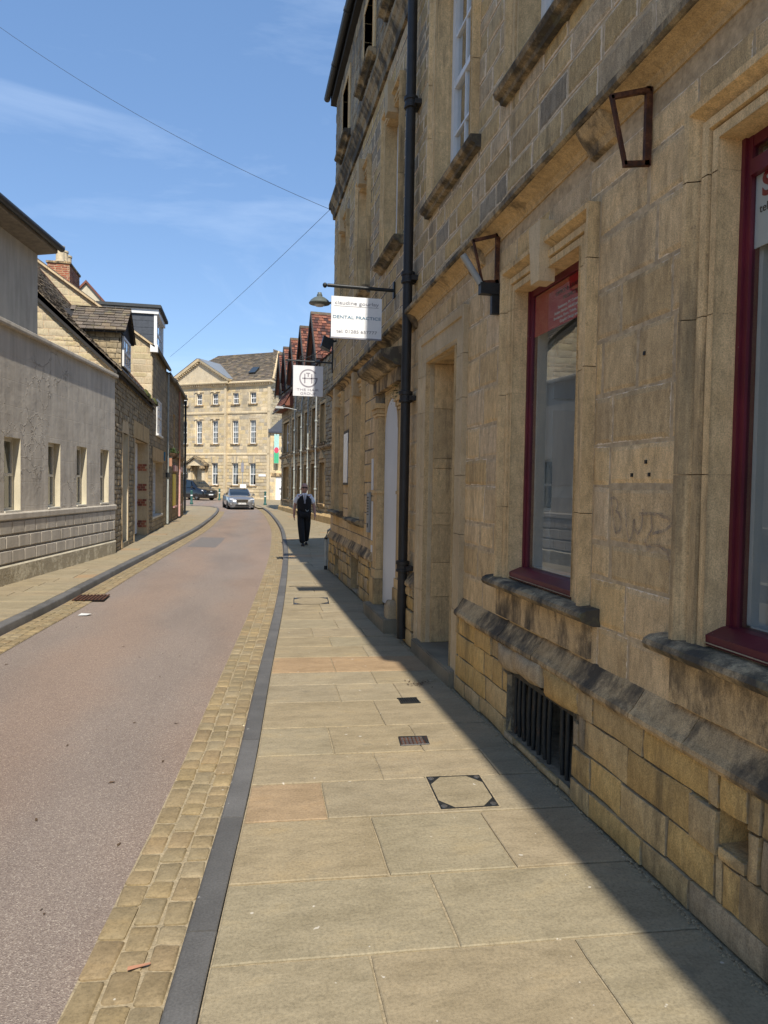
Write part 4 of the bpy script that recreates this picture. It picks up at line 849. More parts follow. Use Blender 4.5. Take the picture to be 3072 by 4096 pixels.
for (u0, u1, z0, z1) in W1:
    reveal(L1, LF, u0, u1, z0, z1, .0, -.26, M['cream_render'])
    sash(L1, LF, u0, u1, z0, z1, -.12, 1, 2, M['cream_wood'], M['glass'], fw=.06, th=.05)
    obox(L1, 'sill', LF, u0, u1, -.2, .02, z0-.001, z0+.035, M['cream_wood'], .006)
# set-back upper storey with deep eaves
backing(L1, 'upper_wall', LF, -12, 2.88, 4.2, 6.32, [], -.6, M['grey_render_clean']); MB(LF).box(2.78, 2.879, -6, -.601, 4.2, 6.3).build('upper_end_wall', M['grey_render_clean'], L1)
MB(LF).box(-12, 5.8, -6, -.25, 4.1, 4.19).build('flat_roof', M['lead'], L1)
MB(LF).prism([(-.62, 6.17), (-.25, 6.21), (-.22, 6.23), (-.22, 6.32), (-6.5, 6.36), (-6.5, 6.2)], -12, 2.9).build('eaves_board', M['soffit'], L1)
MB(LF).prism([(-.2, 6.33), (-4, 7.4), (-7.5, 6.33)], -12, 2.88).build('roof', M['slate_stone'], L1)
MB(LF).tube([(-12, -.17, 6.33), (2.98, -.17, 6.33)], .065, 10).build('gutter', M['gutter_dark'], L1, smooth=60)

# ================================================================ LEFT: RUBBLE HOUSE (L2)
LR = lambda u, n, z: (-2.95+n, u, z)
L2 = thing('rubble_house', 'rubble stone house with stone-slated roof and little dormer beside the rendered building', 'building', (-2.95, 22.3, 0))
D1, D2 = (19.75, 20.6, -.1, 3.0), (21.95, 24.95, -.1, 3.0)
backing(L2, 'wall', LR, 18.42, 26.2, -.1, 4.62, [D1, D2], 0, M['mortar_dark'])
masonry(L2, LR, 18.45, 26.18, 0, 4.58, [(19.6, 20.75, -.1, 3.3), (21.75, 25.2, 2.98, 3.5), D2], M['rubble_left'], (.09, .17), (.14, .36), joint=.014, proud=.022, var=.014, jit=.009, ins=.03, crown=.012, maxp=170)
# gable wall facing up the street
GB = lambda u, n, z: (-2.95-u, 18.42-n, z)
gz = lambda u: 4.4+u*.93
m = MB(GB); m.poly([(0, 0, -.1), (3.9, 0, -.1), (3.9, 0, gz(3.9)), (0, 0, gz(0))]); m.poly([(3.9, 0, -.1), (8, 0, -.1), (8, 0, gz(3.9)-3.6), (3.9, 0, gz(3.9))]); m.build('gable_wall', M['mortar'], L2)
gops = [(a, a+.16, gz(a)-.02, 12) for a in [i*.15 for i in range(-1, 27)]]
masonry(L2, GB, 0, 3.9, 4.0, 7.8, gops, M['gable_rubble'], (.1, .19), (.18, .42), joint=.012, proud=.012, var=.008, jit=.008, ins=.03, crown=.006, maxp=260)
# roof of stone slates, street slope
UR, VR, VR2 = V3((0, 1, 0)), V3((-1, 0, .94)).normalized(), V3((-1, 0, 1.16)).normalized()
MB().hexa([(-2.86, 18.32, 4.36), (-2.86, 26.3, 4.3), (-6.9, 18.32, 8.06), (-6.9, 26.3, 8.5), (-2.86, 18.32, 4.28), (-2.86, 26.3, 4.2), (-6.9, 18.32, 7.98), (-6.9, 26.3, 8.4)]).build('roof_boarding', M['timber_black'], L2)
slates(L2, (-2.78, 18.28, 4.38), UR, VR, 8.0, 5.9, M['slate_stone'], V2=VR2, expo=.17, wr=(.14, .3), th=.022, maxp=230)
MB().hexa([(-6.9, 18.32, 8.16), (-6.9, 26.3, 9.02), (-11, 18.32, 4.4), (-11, 26.3, 4.4), (-6.9, 18.32, 8.06), (-6.9, 26.3, 8.9), (-11, 18.32, 4.3), (-11, 26.3, 4.3)]).build('rear_roof', M['slate_stone'], L2)
MB().box(-11, -10.9, 18.42, 26.2, -.1, 4.4).build('rear_wall', M['mortar_dark'], L2)
MB(LR).tube([(18.4, .14, 4.4), (26.25, .14, 4.4)], .06, 10).build('gutter', M['gutter_dark'], L2, smooth=60)
for (u, s_) in ((23.2, .16), (23.5, .2), (23.9, .12), (25.5, .2), (25.8, .15)):
    m = MB(LR); m.lump(rect8(u-s_, u+s_, .05, .24, .02, .04), lambda a, c, h: (a, c, h), 4.35, 4.46, 4.52, .05, 0, .05); m.build('moss_clump', M['moss'], L2, smooth=60)
# dormer
dm = thing('dormer', 'small stone-slated dormer with a white window on the rubble house roof', 'dormer', (-3.4, 22, 5)); 
for s_ in (1, -1):
    P_ = (-3.05, 22+s_*1.0, 5.86); slates(dm, P_, (-1, 0, 0), (0, -s_, .78), 1.5 if s_ < 0 else 1.5, 1.27, M['slate_stone'], expo=.17, wr=(.16, .32), th=.024, maxp=120)
    m = MB(); m.hexa([(-3.1, 22+s_*.98, 5.84), (-3.1, 22, 6.6), (-4.9, 22+s_*.98, 5.84), (-4.9, 22, 6.6), (-3.1, 22+s_*.98, 5.8), (-3.1, 22, 6.56), (-4.9, 22+s_*.98, 5.8), (-4.9, 22, 6.56)]); m.build('dormer_boarding', M['timber_black'], dm)
for k in range(6): MB().hexa([(-3.06-.27*k, 21.86, 6.55), (-3.32-.27*k, 21.86, 6.55), (-3.06-.27*k, 22, 6.66), (-3.32-.27*k, 22, 6.66), (-3.06-.27*k, 22.14, 6.55), (-3.32-.27*k, 22.14, 6.55), (-3.06-.27*k, 22.01, 6.7), (-3.32-.27*k, 22.01, 6.7)]).build('ridge_stone', M['slate_stone'], dm)
CK = lambda u, n, z: (-3.2-u, 21.2-n, z)
m = MB(CK); m.poly([(0, 0, 4.65), (0, 0, 5.86), (1.2, 0, 5.86)]); m.build('cheek_core', M['mortar_dark'], dm)
masonry(dm, CK, 0, 1.1, 4.75, 5.84, [(a, a+.11, 3, 4.66+a*.98) for a in [i*.1 for i in range(0, 13)]], M['rubble_left'], (.1, .16), (.14, .3), joint=.012, proud=.02, var=.01, jit=.008, ins=.03, crown=.01, maxp=40)
MB(LR).box(21.2, 22.8, -.32, -.27, 4.7, 5.9).build('dormer_face', M['timber_black'], dm); m = MB(LR); m.poly([(21.1, -.24, 5.84), (22.9, -.24, 5.84), (22, -.24, 6.55)]); m.build('dormer_gable', M['timber_black'], dm)
sash(dm, LR, 21.35, 22.65, 4.95, 5.78, -.2, 3, 2, M['white_wood'], M['glass_far'], fw=.07, bar=.03, room=False)
# L2 doorways
reveal(L2, LR, *D1, .02, -.2, M['cream_render']); MB(LR).box(D1[0]-.02, D1[1]+.02, -.24, -.19, -.1, 3.05).build('door', M['white_paint'], L2)
for (a, c) in ((19.6, 19.748), (20.602, 20.75)): obox(L2, 'door_jamb', LR, a, c, -.05, .03, 0, 3.0, M['dressed_pale'], .006)
MB(LR).hexa([(19.55, -.05, 3.0), (20.8, -.05, 3.0), (19.55, .03, 3.0), (20.8, .03, 3.0), (19.75, -.05, 3.34), (20.6, -.05, 3.34), (19.75, .03, 3.34), (20.6, .03, 3.34)]).build('arch_stone', M['dressed_pale'], L2)
obox(L2, 'doorstep', LR, 19.75, 20.6, -.19, .04, -.05, .14, M['step_stone'], .01)
reveal(L2, LR, *D2, .02, -.4, M['dressed_pale']); bd = MB(LR).box(21.9, 25.0, -.36, -.3, .05, 2.98).build('wide_door', M['white_paint'], L2)
MB(LR).box(22.1, 22.7, -.3, -.29, 1.9, 2.7).build('door_glass', M['car_glass'], bd); MB(LR).box(22.85, 22.95, -.3, -.27, .1, 2.95).build('door_stile', M['white_wood'], bd)
MB(LR).box(21.9, 25, -.6, -.41, -.1, 3.05).build('passage_back', M['room'], L2)
for k, z in enumerate((.25, .95, 1.45, 2.1)):
    for r in range(3):
        for cidx in range(2):
            a = -.0-.14*cidx-(.05 if r % 2 else 0); MB(LR).box(24.935, 24.96, a-.13, a-.006, z+r*.078, z+r*.078+.068).build('brick', M['brick_red'], L2)
for (a, c) in ((21.8, 21.948), (24.952, 25.2)): obox(L2, 'door_jamb', LR, a, c, -.05, .035, 0, 3.0, M['dressed_pale'], .006)
obox(L2, 'door_lintel', LR, 21.7, 25.3, -.05, .03, 3.0, 3.5, M['dressed'], .006)

# ================================================================ LEFT: HOUSE WITH THE BOX DORMER (L3)
L3 = thing('gabled_house', 'tall stone house with long bare gable, brick chimney and flat-roofed box dormer', 'building', (-2.95, 28.6, 0))
S3 = (26.4, 29.8, .5, 2.5); U3 = (27.4, 28.9, 3.5, 4.75)
backing(L3, 'wall', LR, 26.2, 31.05, -.1, 6.45, [S3, U3], .02, M['mortar_dark'])
masonry(L3, LR, 26.22, 31.04, 0, 6.4, [S3, (26.25, 30, 2.45, 3.0), U3], M['rubble_left'], (.14, .26), (.25, .6), joint=.012, n0=.02, proud=.008, var=.004, maxp=120)
obox(L3, 'shop_lintel', LR, 26.3, 30.0, 0, .045, 2.5, 2.98, M['dressed'], .006)
reveal(L3, LR, *S3, .03, -.4, M['dressed_pale']); sash(L3, LR, *S3, -.25, 8, 5, M['white_wood'], M['glass_far'], fw=.07, bar=.035, meet=False, panes=False)
obox(L3, 'shop_sill', LR, 26.35, 29.85, -.25, .05, .44, .52, M['cream_wood'], .01)
sash(L3, LR, *U3, .06, 4, 4, M['white_wood'], M['glass_far'], fw=.08, bar=.035, panes=False); obox(L3, 'sill', LR, 27.3, 29, 0, .12, 3.42, 3.5, M['white_wood'], .01)
G3 = lambda u, n, z: (-2.95-u, 26.2-n, z); gz3 = lambda u: 6.42+u*.70
m = MB(G3); m.poly([(0, 0, 4.2), (0, 0, gz3(0)), (4.2, 0, gz3(4.2)), (4.2, 0, 4.2)]); m.poly([(4.2, 0, 4.2), (4.2, 0, gz3(4.2)), (8.4, 0, 6.42), (8.4, 0, 4.2)]); m.build('gable_wall', M['mortar'], L3)
masonry(L3, G3, 0, 5.0, 4.6, 9.4, [(a, a+.16, gz3(a)-.03, 12) for a in [i*.15 for i in range(0, 29)]]+[(4.2+i*.15, 4.36+i*.15, gz3(4.2)-i*.105-.1, 12) for i in range(6)], M['gable_rubble'], (.16, .26), (.35, .8), joint=.008, proud=.006, var=.003, ins=.03, maxp=170)
MB().hexa([(-2.8, 26.1, 6.3), (-2.8, 31.1, 6.3), (-7.2, 26.1, 9.42), (-7.2, 31.1, 9.42), (-2.8, 26.1, 6.4), (-2.8, 31.1, 6.4), (-7.2, 26.1, 9.52), (-7.2, 31.1, 9.52)]).build('roof', M['slate_stone'], L3)
MB().hexa([(-7.2, 26.1, 9.42), (-7.2, 31.1, 9.42), (-11.4, 26.1, 6.4), (-11.4, 31.1, 6.4), (-7.2, 26.1, 9.52), (-7.2, 31.1, 9.52), (-11.4, 26.1, 6.5), (-11.4, 31.1, 6.5)]).build('rear_roof', M['slate_stone'], L3)
for i in range(9): MB(G3).hexa([(-.1+i*.49, -.02, gz3(-.1+i*.49)), (.38+i*.49, -.02, gz3(.38+i*.49)), (-.1+i*.49, .12, gz3(-.1+i*.49)), (.38+i*.49, .12, gz3(.38+i*.49)), (-.1+i*.49, -.02, gz3(-.1+i*.49)+.07), (.38+i*.49, -.02, gz3(.38+i*.49)+.07), (-.1+i*.49, .12, gz3(-.1+i*.49)+.07), (.38+i*.49, .12, gz3(.38+i*.49)+.07)]).build('verge_coping', M['dressed_pale'], L3)
# the lower roof valley in brick against the gable, and red flashing
MB(G3).hexa([(.2, 0, 4.72), (.2, .12, 4.72), (.2, 0, 4.88), (.2, .12, 4.88), (3.6, 0, 8.62), (3.6, .12, 8.62), (3.6, 0, 8.8), (3.6, .12, 8.8)]).build('flashing_tiles', M['red_tile'], L3)
ch = thing('chimney', 'brick chimney stack with three pale clay pots behind the bare gable', 'chimney', (-6.15, 27.5, 8.6))
masonry(ch, lambda u, n, z: (-6.5+u, 26.95-n, z), 0, .72, 8.4, 9.2, [], M['brick_red'], (.07, .075), (.18, .24), joint=.01, proud=.006, var=.002, ins=.01, maxp=60, name='brick')
masonry(ch, lambda u, n, z: (-5.78+n, 26.95+u, z), 0, 1.6, 8.4, 9.2, [], M['brick_red'], (.07, .075), (.18, .24), joint=.01, proud=.006, var=.002, ins=.01, maxp=140, name='brick')
MB().box(-6.5, -5.78, 26.95, 28.55, 8.3, 9.2).build('stack', M['mortar'], ch); obox(ch, 'cap', None, -6.54, -5.74, 26.91, 28.6, 9.2, 9.28, M['sooty_b'], .01)
for k, y in enumerate((27.2, 27.75, 28.3)): MB().lathe((-6.14, y, 9.28), [(.17, 0), (.165, .06), (.145, .1), (.14, .5), (.16, .52), (.16, .58), (.13, .59), (.12, .4)], 14).build('chimney_pot', M['pot_clay'], ch, smooth=40)
bx = thing('box_dormer', 'modern flat-roofed dormer with dark slate cheek and white fascia', 'dormer', (-3.6, 28, 7))
m = MB(); m.poly([(-2.97, 27.2, 6.5), (-2.97, 27.2, 7.72), (-4.75, 27.2, 7.72)]); m.build('cheek', M['slate_cladding'], bx)
for r in range(5):
    z = 6.52+r*.24; x0 = -2.99; x1 = -2.97-(z-6.5)/.70-.12; x = x0; k = 0
    while x > x1:
        w = .42 if k or not r % 2 else .22; e = max(x-w, x1); k += 1
        if x-e > .06: MB().hexa([(x-.004, 27.2, z+.004), (e+.004, 27.2, z+.004), (x-.004, 27.185, z+.004), (e+.004, 27.185, z+.004), (x-.004, 27.2, z+.24), (e+.004, 27.2, z+.24), (x-.004, 27.192, z+.24), (e+.004, 27.192, z+.24)]).build('slate', M['slate_cladding'], bx)
        x -= w
obox(bx, 'corner_post', None, -3.0, -2.9, 27.17, 27.28, 6.45, 7.74, M['white_wood']); obox(bx, 'corner_post', None, -3.0, -2.9, 29.4, 29.5, 6.45, 7.74, M['white_wood'])
obox(bx, 'fascia', None, -4.85, -2.84, 27.12, 29.56, 7.72, 7.9, M['white_wood']); obox(bx, 'flat_roof', None, -4.95, -2.74, 27.02, 29.66, 7.9, 8.03, M['roof_felt'], .02)
sash(bx, LR, 27.28, 29.4, 6.6, 7.72, -.0, 3, 2, M['white_wood'], M['glass_far'], fw=.07, bar=.04, room=False, panes=False); obox(bx, 'sill_board', None, -3.0, -2.84, 27.1, 29.5, 6.42, 6.55, M['white_wood'])
MB(LR).tube([(26.2, .16, 6.36), (31.1, .16, 6.36)], .06, 10).build('gutter', M['gutter_dark'], L3, smooth=60)
MB(LR).box(26.08, 26.28, -.05, .2, 6.2, 6.45).build('eaves_end_board', M['white_wood'], L3)
dp = MB(LR).tube([(31.1, .1, 2.0), (31.1, .1, 6.2)], .042, 10).build('drainpipe', M['pale_pipe'], L3, smooth=50); MB(LR).tube([(31.1, .1, .05), (31.1, .1, 2.0)], .047, 10).build('lower_drainpipe', M['pale_pipe'], L3, smooth=50); MB(LR).box(31.0, 31.2, .02, .2, 1.95, 2.15).build('pipe_hopper', M['black_iron'], L3)
MB(LR).box(29.95, 30.1, .02, .1, 2.6, 2.95).build('alarm_box', M['ink_blue'], L3)

# ================================================================ LEFT: FAR HOUSES
def far_house(name, label, u0, u1, eave, mat, ops, depth=9, ridge=2.6, maxp=120):
    h = thing(name, label, 'building', (-2.95, (u0+u1)/2, 0)); backing(h, 'wall', LR, u0, u1, -.1, eave, ops, .0, M['mortar_dark'])
    masonry(h, LR, u0+.01, u1-.01, 0, eave-.05, ops, mat, (.14, .26), (.25, .6), joint=.014, proud=.012, var=.008, jit=.008, ins=.03, maxp=maxp)
    MB(LR).prism([(.12, eave-.08), (.12, eave), (-depth/2, eave+ridge), (-depth, eave), (-depth, eave-.1)], u0, u1).build('roof', M['slate_stone'], h); MB(LR).tube([(u0, .16, eave-.04), (u1, .16, eave-.04)], .06, 8).build('gutter', M['gutter_dark'], h, smooth=60)
    MB(LR).box(u0, u0+.05, -depth, -.01, -.1, eave).build('side_wall', mat, h); MB(LR).box(u1-.05, u1, -depth, -.01, -.1, eave).build('side_wall', mat, h); return h
dO = (31.5, 32.9, .1, 2.6); uo = (31.7, 32.5, 3.6, 4.9)
L4 = far_house('narrow_house', 'narrow stone house with a dark doorway and a hanging flower basket', 31.12, 33.4, 6.25, M['rubble_left'], [dO, uo], ridge=2.5)
reveal(L4, LR, *dO, .0, -.3, M['cream_render']); obox(L4, 'door', LR, dO[0], dO[1], -.34, -.3, 0, 2.6, M['navy_door']); reveal(L4, LR, *uo, .0, -.2, M['dressed']); sash(L4, LR, *uo, -.12, 2, 2, M['timber_black'], M['glass_far'], panes=False)
y1, y2 = (34.5, 36.0, .66, 2.15), (37.7, 38.9, .66, 2.15); ua, ub = (34.6, 35.6, 3.3, 4.9), (37.8, 38.8, 3.3, 4.9)
L5 = far_house('yellow_window_shop', 'stone shop with two bright yellow windows and a pink drainpipe near the corner', 33.42, 41.2, 6.35, M['rubble_left'], [y1, y2, ua, ub], maxp=160)
for w in (y1, y2): reveal(L5, LR, *w, 0, -.15, M['terracotta']); obox(L5, 'yellow_window', LR, w[0], w[1], -.1, .03, w[2], w[3], M['yellow']); obox(L5, 'sill', LR, w[0]-.1, w[1]+.1, -.02, .1, w[2]-.08, w[2], M['pink_pipe'], .01); obox(L5, 'shutter_head', LR, w[0]-.05, w[1]+.05, .0, .12, w[3]+.12, w[3]+.4, M['pink_pipe'], .02)
for w in (ua, ub): reveal(L5, LR, *w, 0, -.25, M['dressed']); sash(L5, LR, *w, -.18, 2, 2, M['timber_black'], M['glass_far'], panes=False)
MB(LR).tube([(36.95, .1, 2.4), (36.95, .1, 6.2)], .05, 10).build('drainpipe', M['terracotta'], L5, smooth=50); MB(LR).tube([(36.95, .12, .1), (36.95, .12, 2.4)], .052, 10).build('pink_drainpipe', M['pink_pipe'], L5, smooth=50); MB(LR).tube([(41.0, .1, .1), (41.0, .1, 6.2)], .06, 10).build('corner_drainpipe', M['black_iron'], L5, smooth=50)
MB(LR).box(33.42, 41.2, .0, .1, 2.95, 3.1).build('string_course', M['sooty_b'], L5)
fg = thing('rear_gable', 'cream rendered rear gable poking above the roofs behind the chimney', 'gable', (-6.6, 34, 6)); FG = lambda u, n, z: (-6.6+u, 34-n, z)
m = MB(FG); 
for s_ in (0, -8): m.poly([(-2.2, s_, 5), (2.2, s_, 5), (2.2, s_, 7.95), (0, s_, 10.4), (-2.2, s_, 7.95)])
m.build('wall', M['cream_render'], fg)
for s_ in (-1, 1): MB(FG).hexa([(0, .1, 10.4), (s_*2.4, .1, 7.73), (0, -8, 10.4), (s_*2.4, -8, 7.73), (0, .1, 10.52), (s_*2.5, .1, 7.75), (0, -8, 10.52), (s_*2.5, -8, 7.75)]).build('roof_slope', M['red_tile'], fg)
c2 = thing('far_chimney', 'distant brick chimney with two pots left of the pediment', 'chimney', (-8.3, 66, 10)); MB().box(-8.9, -7.5, 65.5, 66.5, 8, 13.2).build('stack', M['brick_red'], c2)
for x in (-8.5, -7.9): MB().lathe((x, 66, 13.2), [(.2, 0), (.17, .1), (.16, .8), (.2, .82), (.2, .9)], 10).build('chimney_pot', M['pot_clay'], c2, smooth=40)
# hanging basket and bracket
hb = thing('hanging_basket', 'hanging basket of trailing plants above the dark doorway', 'hanging basket', LR(31.65, .2, 2.7))
MB(LR).tube([(31.65, 0, 3.35), (31.65, .24, 3.35)], .015, 6).build('bracket', M['black_iron'], hb); MB(LR).lathe((31.65, .24, 2.72), [(.04, 0), (.13, .05), (.19, .14), (.21, .23), (.21, .25)], 14).build('basket', M['basket'], hb, smooth=60)
for k in range(3): MB(LR).tube([(31.65+.2*math.cos(k*2.1), .24+.2*math.sin(k*2.1), 2.98), (31.65, .24, 3.33)], .006, 5).build('chain', M['black_iron'], hb)
m = MB(LR)
for k in range(150):
    a, r = rnd.uniform(0, 6.28), rnd.uniform(.02, .27); p = V3((31.65+r*math.cos(a), .24+r*math.sin(a), 3.0+rnd.uniform(-.1, .2)*(1-r))); d = V3((rnd.uniform(-1, 1), rnd.uniform(-1, 1), rnd.uniform(-.3, 1))).normalized()*.06; e = d.cross(V3((rnd.random(), rnd.random(), .3))).normalized()*.025
    m.poly([tuple(p-e), tuple(p+d), tuple(p+e)])
m.build('foliage', M['leaf'], hb)
sb = thing('shop_board', 'small wooden shop board hung on the wall below the flower basket', 'sign', LR(31.4, .1, 2.4)); MB(LR).box(31.38, 31.42, .03, .24, 2.42, 2.76).build('board', M['terracotta'], sb); MB(LR).tube([(31.4, 0, 2.79), (31.4, .26, 2.79)], .015, 6).build('bracket', M['black_iron'], sb)

# ================================================================ FAR GEORGIAN BUILDING
TH = R_(35); CT = V3((math.cos(TH), -math.sin(TH), 0)); CN = V3((-math.sin(TH), -math.cos(TH), 0)); CO = V3((2.75, 74, 0))
CF = lambda u, n, z: tuple(CO+CT*u+CN*n+V3((0, 0, z)))
GB_ = thing('georgian_house', 'three-storey pale stone Georgian building with a pediment facing down the street', 'building', CF(-5, 0, .2))
cols = [-10.06, -8.13, -6.1, -3.75, -1.63]
WT = [(c-.36, c+.36, 9.95, 11.08) for c in cols]; WM = [(c-.37, c+.37, 5.9, 8.28) for c in cols]; WG = [(c-.38, c+.38, 1.66, 3.92) for c in cols if c != -8.13]
DR = (-8.75, -7.55, .2, 3.55)
for (ua, ub, nn, tag_) in ((-13, -4.75, .25, 0), (-4.75, .35, 0, 1)):
    F = (lambda nn: lambda u, n, z: CF(u, n+nn, z))(nn)
    op = [w for w in WT+WM+WG+[DR] if ua < w[0] < ub]
    backing(GB_, 'wall', F, ua, ub, 0, 11.85, op, 0, M['georgian'])
    so = [(w[0]-.12, w[1]+.12, w[2]-.1, w[3]+.15) for w in op]
    masonry(GB_, F, max(ua, -11), ub, .25, 4.68, [(w[0], w[1], w[2]-.1, w[3]) for w in op]+([(-9.3, -7.0, .2, 4.4)] if not tag_ else []), M['georgian'], (.34, .34), (.55, .85), joint=.035, proud=.05, var=.006, jit=.004, ins=.03, maxp=190)
    masonry(GB_, F, max(ua, -11), ub, 4.98, 8.9, so, M['georgian'], (.24, .4), (.4, .85), joint=.012, proud=.01, var=.006, jit=.004, ins=.03, maxp=260)
    masonry(GB_, F, max(ua, -11), ub, 9.22, 11.7, so, M['georgian'], (.26, .36), (.4, .85), joint=.012, proud=.01, var=.005, jit=.004, ins=.03, maxp=300)
    for z0, z1, pn in ((4.7, 4.96, .1), (8.93, 9.2, .1)): MB(F).prism([(-.02, z0), (pn*.6, z0), (pn, z0+.1), (pn, z1-.04), (-.02, z1)], ua, ub+.06).build('string_course', M['georgian_trim'], GB_)
    for w in op:
        if w == DR: continue
        reveal(GB_, F, *w, .03, -.22, M['georgian_trim'])
        if w[2] > 4: moulding(GB_, 'architrave', F, *w, [(0, -.05), (0, .04), (.1, .05), (.12, .07), (.13, -.01)], M['georgian_trim'])
        MB(F).box(w[0]-.2, w[1]+.2, -.02, .13, w[2]-.12, w[2]-.002).build('sill', M['sooty_b'], GB_)
        if w[2] > 4 and -9 < w[0] < -5.5: MB(F).box(w[0]-.2, w[1]+.2, -.02, .14, w[3]+.16, w[3]+.25).build('window_head', M['georgian_trim'], GB_); MB(F).box((w[0]+w[1])/2-.12, (w[0]+w[1])/2+.12, -.02, .16, w[3]+.02, w[3]+.32).build('keystone', M['georgian_trim'], GB_)
        if w[2] < 4:
            c = (w[0]+w[1])/2
            for k in (-2, -1, 0, 1, 2): MB(F).hexa([(c+k*.155-.07, -.02, w[3]+.01), (c+k*.155+.07, -.02, w[3]+.01), (c+k*.155-.07, .07, w[3]+.01), (c+k*.155+.07, .07, w[3]+.01), (c+k*.21-.095, -.02, w[3]+.66), (c+k*.21+.095, -.02, w[3]+.66), (c+k*.21-.095, .07+.02*(k == 0), w[3]+.66), (c+k*.21+.095, .07+.02*(k == 0), w[3]+.66)]).build('voussoir', M['georgian'], GB_)
        so_ = sash(GB_, F, *w, -.12, 3 if w[2] > 4 else 2, 2 if w[2] > 9 or w[2] < 4 else 4, M['white_wood'], M['glass_far'], fw=.075, bar=.035, th=.06, panes=False)
        if w[2] < 9: MB(F).hexa([(w[0]+.03, -.3, w[2]+.1), (w[0]+.2, -.3, w[2]+.1), (w[0]+.03, -.27, w[2]+.1), (w[0]+.2, -.27, w[2]+.1), (w[0]+.03, -.3, w[3]), (w[1]-.1, -.3, w[3]), (w[0]+.03, -.27, w[3]), (w[1]-.1, -.27, w[3])]).build('curtain', M['curtain'], so_)
    # dentilled cornice
    MB(F).prism([(-.02, 11.72), (.08, 11.74), (.1, 11.82), (.1, 11.84), (-.02, 11.84)], ua, ub+.1).build('cornice_bed', M['georgian_trim'], GB_)
    u = max(ua, -11.6); m = MB(F)
    while u < ub+.05: m.box(u, u+.12, .0, .3, 11.84, 11.98); u += .27
    m.build('dentil_course', M['georgian_trim'], GB_, kind='stuff')
    MB(F).prism([(-.3, 11.98), (.36, 11.98), (.42, 12.04), (.44, 12.14), (.4, 12.2), (-.3, 12.24)], ua, ub+.4).build('cornice', M['georgian_trim'], GB_)
MB(CF).box(-4.95, -4.72, .0, .34, .2, 11.75).build('corner_pilaster', M['georgian_trim'], GB_); MB(CF).box(.12, .42, -.3, .1, .2, 11.75).build('corner_pilaster', M['georgian_trim'], GB_)
MB(CF).box(-13, .38, -.1, .33, 0, .45).build('plinth', M['georgian_trim'], GB_) if False else MB(CF).box(-4.7, .38, -.02, .09, 0, .42).build('plinth', M['georgian_trim'], GB_)
# pediment
pa, pb, pc, pz0, pz1 = -11.7, -4.4, -8.05, 12.2, 14.35
m = MB(CF); m.poly([(pa, .3, pz0), (pb, .3, pz0), (pc, .3, pz1)]); m.build('tympanum', M['georgian'], GB_)
for (a, s_) in ((pa, 1), (pb, -1)):
    d = V3((pc-a, 0, pz1-pz0)); ln_ = d.length; d.normalize(); nrm = V3((-d.z, 0, d.x)); nrm = nrm if nrm.z > 0 else -nrm
    e = lambda t, n, h: tuple(V3((a, n, pz0))+d*t+nrm*h)
    MB(CF).hexa([e(-.1, -.2, .1), e(ln_+.02, -.2, .1), e(-.1, .62, .1), e(ln_+.02, .62, .1), e(-.1, -.2, .32), e(ln_+.1, -.2, .32), e(-.1, .7, .32), e(ln_+.1, .7, .32)]).build('raking_cornice', M['georgian_trim'], GB_)
    m = MB(CF); t_ = .15
    while t_ < ln_-.1: m.hexa([e(t_, .28, -.04), e(t_+.12, .28, -.04), e(t_, .54, -.04), e(t_+.12, .54, -.04), e(t_, .28, .1), e(t_+.12, .28, .1), e(t_, .54, .1), e(t_+.12, .54, .1)]); t_ += .27
    m.build('raking_dentils', M['georgian_trim'], GB_, kind='stuff')
    MB(CF).hexa([e(0, -3.5, .33), e(ln_, -3.5, .33), e(0, .7, .33), e(ln_+.1, .7, .33), e(0, -3.5, .4), e(ln_, -3.5, .4), e(0, .7, .4), e(ln_+.1, .7, .4)]).build('pediment_lead' if s_ < 0 else 'pediment_roof', M['lead'] if s_ < 0 else M['slate_stone'], GB_)
# hipped roof of stone slates
rz = 15.9; RU0, RU1, RN = -9.2, -1.6, -4.6
E0, E1 = V3(CF(-13, .1, 12.22)), V3(CF(.75, .1, 12.22)); Rl, Rr = V3(CF(RU0, RN, rz)), V3(CF(RU1, RN, rz)); B1 = V3(CF(.75, -9.3, 12.22)); B0 = V3(CF(-13, -9.3, 12.22))
m = MB(); m.poly([tuple(E0), tuple(E1), tuple(Rr), tuple(Rl)]); m.poly([tuple(E1), tuple(B1), tuple(Rr)]); m.poly([tuple(E0), tuple(B0), tuple(Rl)]); m.poly([tuple(B0), tuple(B1), tuple(Rr), tuple(Rl)]); m.build('roof', M['slate_stone'], GB_)
sv = (V3(CF(0, RN, rz))-V3(CF(0, .1, 12.22))); slates(GB_, CF(-13, .18, 12.26), CT, sv, 13.75, sv.length-.1, M['slate_stone'], expo=.3, wr=(.25, .5), th=.045, maxp=290, taper=(.64, .4), jit=.02)
sv2 = Rr-V3(CF(.75, RN, 12.22)); slates(GB_, tuple(E1+V3((0, 0, .04))), -CN, sv2, 9.4, sv2.length, M['slate_stone'], expo=.3, wr=(.25, .5), th=.045, maxp=290, taper=(.86, .86), jit=.02)
d = Rr-E1
for k in range(14): a = E1+d*(k/14); c = E1+d*((k+.96)/14); MB().tube([tuple(a+V3((0, 0, .06))), tuple(c+V3((0, 0, .06)))], .13, 6).build('hip_stone', M['dressed_pale'], GB_)
MB(CF).hexa([(-2.75, -.78, 13.15), (-1.95, -.78, 13.15), (-2.75, -.68, 13.23), (-1.95, -.68, 13.23), (-2.75, -1.6, 13.82), (-1.95, -1.6, 13.82), (-2.75, -1.5, 13.9), (-1.95, -1.5, 13.9)]).build('skylight', M['car_glass'], GB_)
